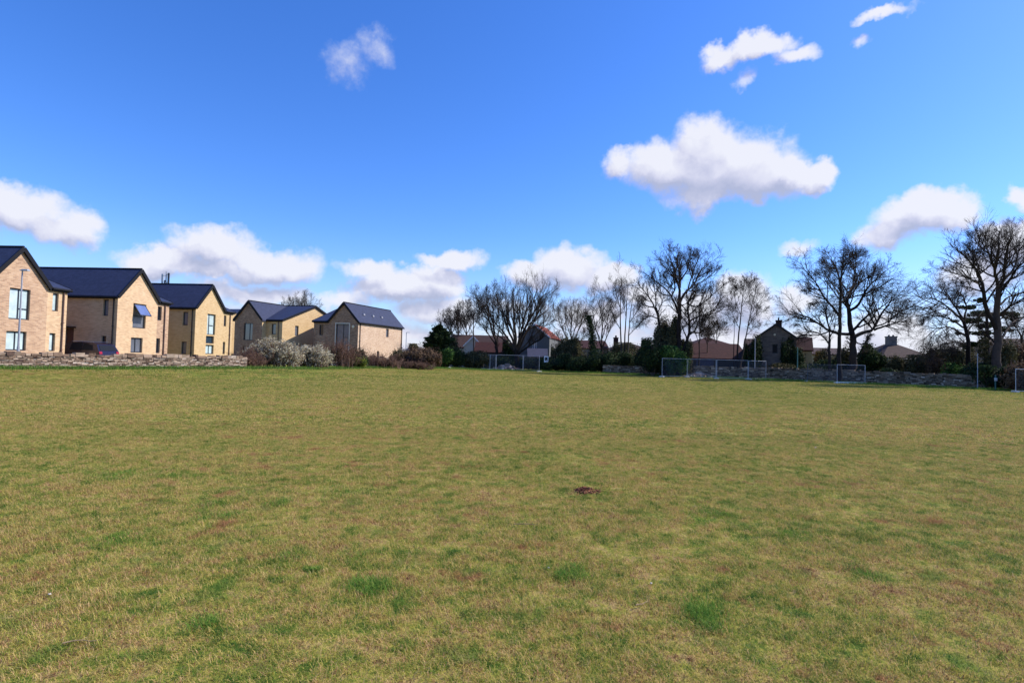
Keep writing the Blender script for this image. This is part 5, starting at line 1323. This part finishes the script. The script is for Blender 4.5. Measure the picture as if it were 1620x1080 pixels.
thicket('low reddish bramble at the foot of the pale side wall', 570, 640, 561, 584, 56, M_TWIG, 67, n=70, under=M_LEAFB, group=HG, lv=(8, 5, 3))
bush('brown leaved hedge swelling just right of the last new house', 630, 692, 550, 583, 60, M_LEAFB, 68, size=.09, name='hedge', cat='hedge', kcore=.6)
bush('greenish brown hedge top against the corner of the last new house', 622, 668, 547, 575, 64, M_LEAFO, 69, size=.09, name='hedge', cat='hedge')
thicket('low bramble strip hugging the turf before the brown hedge', 600, 690, 571, 585, 58.5, M_TWIG, 70, n=80, under=M_LEAFB, group=HG, lv=(7, 5, 3), depth=.6)
# conifer at the gap
def conifer(label, x, ytop, ybase, wpx, D, seed, m_=M_LEAFD, lean=0, name='conifer'):
    rng = np.random.default_rng(seed); b = at(x, ybase, D); t_ = at(x + lean, ytop, D); H_ = t_[2]; w_ = wpx / F * D
    T_ = thing(name, (b[0], D, 0), label, 'tree')
    tr = Tubes(); P = resample([(0, 0, -.1), (.1, 0, H_ * .5), (t_[0] - b[0], 0, H_ * .95)], 10)[None]; tr.add(P, np.linspace(.28, .04, 10)[None], 8, rng); tr.build('trunk', M_BARK, T_)
    N = 150; z_ = rng.uniform(.06, .97, N); a = rng.random(N) * 6.283; rad = w_ * np.sqrt(np.maximum(.06, 1 - z_ ** 1.6)) * rng.uniform(.4, 1.3, N)
    Vs = []; rs = []; n_ = 0
    for i in range(N):
        st_ = np.array([(t_[0] - b[0]) * z_[i], 0, H_ * z_[i] * .9]); d = np.array([math.cos(a[i]), math.sin(a[i]), rng.uniform(.25, .75)]); d /= np.linalg.norm(d)
        L_ = rad[i]; M_ = int(36 + 60 * L_); tt = rng.random(M_) ** .7
        pts = st_ + d * (tt * L_)[:, None] + rng.normal(size=(M_, 3)) * (.16 + .12 * L_) * (1.15 - tt)[:, None]
        u = d + rng.normal(size=(M_, 3)) * .45; u /= np.linalg.norm(u, axis=1, keepdims=True); v_ = np.cross(u, rng.normal(size=(M_, 3))); v_ /= np.linalg.norm(v_, axis=1, keepdims=True)
        s_ = rng.uniform(.08, .34, M_)[:, None]
        Vs.append(np.stack([pts - u * s_, pts - v_ * s_ * .32, pts + u * s_, pts + v_ * s_ * .32], 1).reshape(-1, 3)); rs.append(np.repeat(np.clip(rng.random(M_) * .7 + rng.uniform(-.15, .3), 0, 1), 4))
    V = np.vstack(Vs); V[:, 2] = np.maximum(V[:, 2], 0); fast_mesh('crown', V, np.arange(len(V)).reshape(-1, 4), m_, np.concatenate(rs), T_); return T_
conifer('shaggy dark conifer standing at the gap, topping the brown hedge', 697, 509, 583, 26, 73, 71, lean=-3)
bush('olive brown evergreen mass leaning on the shaggy conifer', 692, 728, 525, 580, 76, M_LEAFO, 72, size=.11)
bush('bright green laurel by the crumpled white bag', 688, 718, 550, 583, 71.5, M_LEAFG, 73, size=.10)
bush('dark green laurel behind the bag', 704, 738, 550, 583, 73.5, M_LEAFD, 74, size=.10)
HD = 'dark hedge along the far edge of the field'
for i, (x0, x1, yt, yb, dd, m_, lab) in enumerate((
    (772, 905, 568, 582, 80.5, M_LEAFD, 'long low dark hedge closing the gap behind the wide bare tree'),
    (884, 1000, 566, 582, 78.5, M_LEAFO, 'long low olive hedge behind the leaning ivy stump'),
    (730, 772, 557, 584, 75, M_LEAFO, 'dull olive hedge section left of the edge on mesh panel'),
    (766, 812, 562, 584, 77.5, M_LEAFD, 'dark hedge section behind the left mesh panels'),
    (796, 818, 543, 575, 78.5, M_LEAFD, 'dark evergreen close behind the wide bare trunk'),
    (826, 866, 563, 585, 76.5, M_LEAFD, 'dark hedge section right of the wide bare trunk'),
    (858, 900, 562, 587, 71.5, M_LEAFD, 'black green hedge section around the small white board'),
    (892, 934, 560, 588, 71.0, M_LEAFD, 'dark hedge section below the twiggy tree'),
    (926, 972, 556, 589, 71.0, M_LEAFD, 'dark hedge section at the foot of the leaning ivy stump'),
    (875, 925, 534, 575, 76.5, M_LEAFO, 'brown green ivy tangle round the twiggy tree'),
    (955, 1010, 557, 579, 71.5, M_LEAFD, 'dark shrub topping the short grey stone wall'),
    (1000, 1030, 548, 590, 68.0, M_LEAFD, 'dark shrub at the right end of the short grey wall'))):
    bush(lab, x0, x1, yt, yb, dd, m_, 80 + i, size=.11, group=HD, name='hedge', cat='hedge', kcore=.6)
bush('sunlit olive shrub behind the three stemmed tree', 955, 1010, 546, 570, 80, M_LEAFO, 95, size=.11)
# ivy stump
T_ = thing('ivy_stump', at(940, 580, 73) * np.array([1, 1, 0]), 'leaning dead trunk wrapped in dark ivy', 'tree')
b0 = at(940, 580, 73) * np.array([1, 1, 0]); rng = np.random.default_rng(96)
P = resample([np.array([0, 0, -.1]), at(938, 540, 73) - b0, at(935, 520, 73) - b0, at(931.5, 503, 73) - b0], 9); tt = Tubes(); tt.add(P[None], np.linspace(.24, .12, 9)[None], 8, rng); tt.build('trunk', M_BARK, T_)
pp_ = P[rng.integers(0, 9, 3600)] + rng.normal(size=(3600, 3)) * np.array([.26, .26, .35]); pp_[:, 2] = np.clip(pp_[:, 2], 0, P[-1, 2] + .3)
u = rng.normal(size=pp_.shape); u /= np.linalg.norm(u, axis=1, keepdims=True); v_ = np.cross(u, rng.normal(size=pp_.shape)); v_ /= np.linalg.norm(v_, axis=1, keepdims=True)
fast_mesh('ivy', np.stack([pp_ - u * .09, pp_ - v_ * .07, pp_ + u * .09, pp_ + v_ * .07], 1).reshape(-1, 3), np.arange(len(pp_) * 4).reshape(-1, 4), M_LEAFD, np.repeat(rng.random(len(pp_)), 4), T_)
# ivy masses round the tall tree
IV = 'ivy clad growth below the tall bare trees'
for i, (x0, x1, yt, yb, dd, m_, lab) in enumerate((
    (1036, 1072, 494, 560, 64.5, M_LEAFO, 'tall ivy column between the leaning and the tallest tree'),
    (1020, 1052, 538, 588, 64, M_LEAFO, 'brown ivy slope left of the ivy column'),
    (1016, 1044, 540, 596, 61, M_LEAFD, 'dark bush behind the left end of the right mesh run'),
    (1038, 1084, 552, 596, 61.5, M_LEAFG, 'green ivy bank behind the first right mesh panel'),
    (1056, 1090, 530, 575, 63.5, M_LEAFO, 'ivy skirt round the foot of the tallest trunk'))):
    bush(lab, x0, x1, yt, yb, dd, m_, 100 + i, size=.11, group=IV, name='ivy_bush', cat='ivy', kcore=.55)
# ivy on the stone house
for i, (x0, x1, yt, yb, lab) in enumerate(((1180, 1207, 536, 592, 'ivy climbing the left side of the grey stone house'), (1238, 1274, 538, 592, 'ivy covering the right side of the grey stone house'))):
    bush(lab, x0, x1, yt, yb, 64.2, M_LEAFD, 110 + i, size=.10, name='ivy_bush', cat='ivy', depth=.7, kcore=.6)
RB = 'shrubs behind the dark stone wall on the right'
for i, (x0, x1, yt, yb, dd, m_, lab) in enumerate((
    (1206, 1262, 577, 590, 63.0, M_LEAFO, 'low olive scrub under the stone house window'),
    (1262, 1325, 572, 594, 61.5, M_LEAFD, 'dark shrubs below the ochre wall'),
    (1284, 1316, 556, 590, 66, M_LEAFO, 'olive shrub against the ochre wall'),
    (1355, 1400, 545, 592, 60.5, M_LEAFD, 'big dark round evergreen right of the great trunk'),
    (1325, 1352, 552, 592, 62, M_LEAFO, 'ivy tangle between the two great trunks'),
    (1398, 1432, 562, 592, 60, M_LEAFO, 'yellowish green shrub before the hipped house'),
    (1428, 1462, 566, 595, 58, M_LEAFO, 'olive shrub below the chimney of the hipped house'),
    (1458, 1492, 566, 594, 57, M_LEAFB, 'brown shrub under the drooping tree'),
    (1486, 1522, 573, 600, 54, M_LEAFG, 'bright green shrub behind the wall under the drooping tree'),
    (1520, 1560, 578, 606, 50.5, M_LEAFD, 'dark shrub on the wall left of the massive trunk'),
    (1395, 1440, 585, 608, 55.0, M_LEAFD, 'dark ivy spilling over the stone wall below the hipped house'),
    (1552, 1600, 582, 616, 47.0, M_LEAFD, 'dark bush at the foot of the massive trunk'),
    (1595, 1650, 570, 618, 44.5, M_LEAFB, 'brown bush behind the mesh panel cut by the edge'),
    (1470, 1530, 535, 580, 60, M_LEAFO, 'brownish ivy haze under the drooping branches'),
    (1560, 1600, 530, 600, 50.5, M_LEAFO, 'ivy wrapping the massive trunk'),
    (1592, 1640, 545, 590, 52.5, M_LEAFB, 'russet shrub before the brown brick house'))):
    bush(lab, x0, x1, yt, yb, dd, m_, 120 + i, size=.10, group=RB, kcore=.55 if yt > 550 else .3, dens=1.0 if yt > 540 else .55)
# cedar with flat dark plates behind the massive tree
def cedar(label, D, base, plates, trunk, seed):
    rng = np.random.default_rng(seed); b = at(*base, D); b[2] = 0; T_ = thing('cedar', b, label, 'tree')
    P = resample([np.array([0, 0, -.1])] + [at(x, y, D) - b for x, y in trunk], 10); tb = Tubes(); tb.add(P[None], np.linspace(.30, .08, 10)[None], 8, rng)
    Vs = []; rs = []
    for (x, y, w_, h_) in plates:
        c = at(x, y, D + rng.uniform(-2, 2)) - b; rx_ = w_ / F * D; rz_ = h_ / F * D
        V, Q, r = leaf_cloud(c, rx_, rx_ * .8, rz_, int(700 * rx_), .12, rng, lumps=10); Vs.append(V); rs.append(r)
        j = int(np.argmin(np.abs(P[:, 2] - c[2]))); br = resample([P[j], (P[j] + c) / 2 + (0, 0, .1), c], 6); tb.add(br[None], np.linspace(.07, .02, 6)[None], 5, rng)
    tb.build('trunk', M_BARK, T_); V = np.vstack(Vs); fast_mesh('crown', V, np.arange(len(V)).reshape(-1, 4), M_LEAFD, np.concatenate(rs), T_)
cedar('dark cedar with flat layers of foliage behind the massive edge tree', 57, (1560, 600), [(1536, 487, 14, 5), (1552, 498, 22, 6), (1595, 497, 16, 6), (1602, 505, 12, 5), (1535, 508, 18, 6), (1568, 515, 20, 6), (1548, 528, 20, 6), (1590, 522, 14, 5), (1538, 545, 16, 6), (1552, 476, 10, 4)], [(1561, 560), (1562, 520), (1560, 480)], 150)
# far low woods and distant small trees
rng = np.random.default_rng(160)
far = Tubes(); N = 520; x = rng.uniform(-300, 300, N); y = rng.uniform(170, 230, N); h = rng.uniform(3.0, 6.5, N)
P = np.zeros((N, 5, 3))
for i in range(5): P[:, i] = np.stack([x + rng.normal(size=N) * .2, y, h * i / 4], 1)
R = np.tile(np.linspace(.16, .04, 5), (N, 1)); far.add(P, R, 4, rng); a_, b_ = spawn(P, R, 10, (20, 60), .5, .2, .1, 5, rng, .25, absr=(.03, .06)); far.add(a_, b_, 3, rng); a_, b_ = spawn(a_, b_, 6, (20, 60), .5, .1, .05, 3, rng, .3, absr=(.02, .03)); far.add(a_, b_, 3, rng)
o = far.build('distant_wood', M_BARKL); o['kind'] = 'stuff'
for i, (x, yt, dd, w_, lab) in enumerate(((704, 543, 118, 9, 'small distant bare tree in the gap left of the conifer'),)):
    traced(lab, dd, (x, 556), [([(x,556),(x,552),(x,549)], .2, .14), ([(x,550),(x-5,546),(x-8,yt+1)], .08, .02), ([(x,550),(x+4,546),(x+7,yt)], .08, .02), ([(x,550),(x,546),(x,yt-1)], .08, .02)], 161, lv=(8, 5, 4), group=GRP, bark=M_BARKL)

# ------------------------------------------------------------------ taller grass along the field edges, tufts, molehill
def blade_mesh(name, P, L0, L1, W0, W1, m_, rng, lie=(.2, .9), parent=None):
    V, Q, T_, r = blades(len(P), 1, L0, L1, W0, W1, rng, lie=lie, clump=False)
    V = V.reshape(-1, 5, 3); c = V[:, :2].mean(1); V = V - c[:, None] * np.array([1, 1, 0]) + P[:, None]
    return fast_mesh(name, V.reshape(-1, 3), Q, m_, r, parent, T=T_)
rng = np.random.default_rng(170)
edge = [((WA - wd * 9), WA, .7), (WA, WB + wd * 3, .7), (WB + wd * 3, np.array([-15.0, 53.5]), .9), (np.array([-15.0, 53.5]), np.array([-9.5, 70.2]), 1.1), (np.array([-9.5, 70.2]), np.array([10, 70.0]), 1.0), (np.array([10, 70.0]), np.array([18, 64.5]), .9), (np.array([18, 64.5]), np.array([27.6, 59.2]), 1.6), (np.array([27.6, 59.2]), np.array([40.2, 47.3]), 1.3), (np.array([40.2, 47.3]), np.array([47, 40.5]), 1.3)]
PP = []
for a, b, wdt in edge:
    L_ = np.linalg.norm(b - a); n = int(L_ * 700); s_ = rng.random(n)[:, None]; d = (b - a) / L_; nn_ = np.array([d[1], -d[0]])
    off = .15 + np.abs(rng.normal(size=n)) * wdt * .95
    q = a + (b - a) * s_ + nn_ * off[:, None]; PP.append(np.column_stack([q, gz(q[:, 0], q[:, 1])]))
PP = np.vstack(PP); o = blade_mesh('edge_grass', PP, .06, .32, .010, .022, M_EDGE, rng); o['kind'] = 'stuff'
tufts = [(195,850,46,'broad dark green tuft at the left of the field'), (335,798,26,'tuft left of the other of two close tufts in the left middle'), (352,815,26,'tuft just below the other of two close tufts in the left middle'), (457,884,32,'green tuft below and right of two close tufts'),
 (570,878,26,'small green tuft just above the long feathery one'), (598,932,52,'long feathery green tuft left of the centre'), (906,910,40,'bright green tuft in front of the earth mound'), (1118,987,52,'largest bright green tuft near the bottom, right of centre'),
 (1256,851,30,'bright tuft right of the earth mound row'), (1124,818,38,'dark flat tuft right of the earth mound'), (198,748,40,'far flat green patch at the left'), (284,753,22,'small far patch right of the flat left one'), (447,795,24,'small bluish tuft left of the centre'),
 (1386,917,34,'bluish green tuft toward the right edge'), (556,782,34,'far green patch nearly level with the earth mound'), (322,987,28,'dark tuft near the bottom left'), (1438,668,24,'distant thin green patch at the right'), (500,903,10,'tiny dark tuft between the feathery tuft and its left neighbour')]
for i, (x, y, w_, lab) in enumerate(tufts):
    c = gnd(x, y); Dm = c[1]; rx_ = w_ / F * Dm; rng = np.random.default_rng(200 + i)
    n = int(1500 * max(.35, (w_ / 45) ** 1.3)); wb_ = .0022 * max(1, Dm / 4.5)
    k = rng.integers(0, 5, n); cen = rng.normal(size=(5, 2)) * .42
    q = cen[k] + rng.normal(size=(n, 2)) * (.16 + .34 * rng.random(5))[k][:, None]; q = np.clip(q, -1.9, 1.9); q[:, 0] *= rx_; q[:, 1] *= rx_ * 1.15
    P = np.column_stack([q, np.zeros(n)]); hL = .045
    if i in (7, 5, 6): hL = .06
    o = blade_mesh('grass_tuft', P, hL * .6, hL * 1.25, wb_ * .7, wb_ * 1.5, M_TUFT, rng, lie=(.35, 1.25)); o.location = (c[0], c[1], float(gz(c[0], c[1])))
    tag(o, lab, 'grass tuft', 'green tufts in the turf')
# molehill
c = gnd(925, 779); rg = random.Random(9); mb = MB(); n, m = 26, 7; V = []
for i in range(m + 1):
    for j in range(n):
        t_ = i / m; a = 2 * math.pi * j / n; r = t_ * .145 * (1 + rg.uniform(-.12, .12)); z_ = .055 * (1 - t_ ** 1.3) * (1 + rg.uniform(-.25, .25)) - .004
        V.append((r * math.cos(a), r * 1.0 * math.sin(a), z_))
mb.add(V, [(i * n + j, i * n + (j + 1) % n, (i + 1) * n + (j + 1) % n, (i + 1) * n + j) for i in range(m) for j in range(n)], 0, [rg.random() for _ in V])
for i in range(420):
    t_ = rg.random() ** .75; a = rg.random() * 6.283; r = t_ * .27 * (1 + .5 * max(0, math.cos(a + .6))); s_ = rg.uniform(.003, .013); M4 = np.eye(4); M4[:3, :3] = _rz(rg.random() * 6) @ _rx(rg.random() * 6); M4[:3, 3] = (r * math.cos(a), r * math.sin(a), max(0, .055 * (1 - (t_ * 1.8) ** 1.3)) + .008)
    mb.box((-s_, -s_ * .8, -s_ * .6), (s_, s_ * .8, s_ * .6), 0, rg.random(), M4)
o = mb.build('mole_hill', M_SOILR); o.location = (c[0], c[1], 0); tag(o, 'small mound of dark reddish earth in the middle of the field', 'molehill')

# fallen twigs and small pale stones lying in the turf
def litter_twig(label, x, y, ln, rot, r=.004):
    c = gnd(x, y); rg = random.Random(int(x)); mb = MB(); p = np.array([-ln / 2, 0, .028])
    for k in range(4):
        q = p + np.array([ln / 4, rg.uniform(-.02, .02), rg.uniform(-.004, .006)]); mb.tube(p, q, r * (1 - k * .15), r * (.85 - k * .15), n=6, rnd=.9); p = q
    mb.tube((0, 0, .03), (ln * .12, ln * .14, .036), r * .6, r * .3, n=5, rnd=.9)
    o = mb.build('fallen_twig', M_BARKP); o.location = (c[0], c[1], float(gz(c[0], c[1]))); o.rotation_euler = (0, 0, rot); tag(o, label, 'twig')
M_BARKP = mat_plain('dry_pale_twig', (0.30, 0.21, 0.12), 0.9, spec=.1)
M_PEB = mat_plain('pale_pebble', (0.55, 0.48, 0.38), 0.9, spec=.1)
litter_twig('pale dry twig lying in the grass at the lower left', 128, 1022, .16, .35)
litter_twig('thin dry twig in the turf left of the bright tuft below the earth mound', 832, 836, .22, -.15)
litter_twig('short pale twig near the bottom edge, left of the largest tuft', 1012, 960, .12, .9)
for x, y, r_, lab in ((78, 946, .009, 'tiny white pebble in the grass at the lower left'), (868, 903, .009, 'small pale stone touching the bright tuft below the earth mound'), (1290, 710, .016, 'pale stone far out on the right half of the field'), (1030, 928, .009, 'tiny pale pebble above the largest green tuft')):
    c = gnd(x, y); lump('pebble', lab, 'pebble', (c[0], c[1], r_ * .5 + .022), r_, M_PEB, int(x), .6, 9)
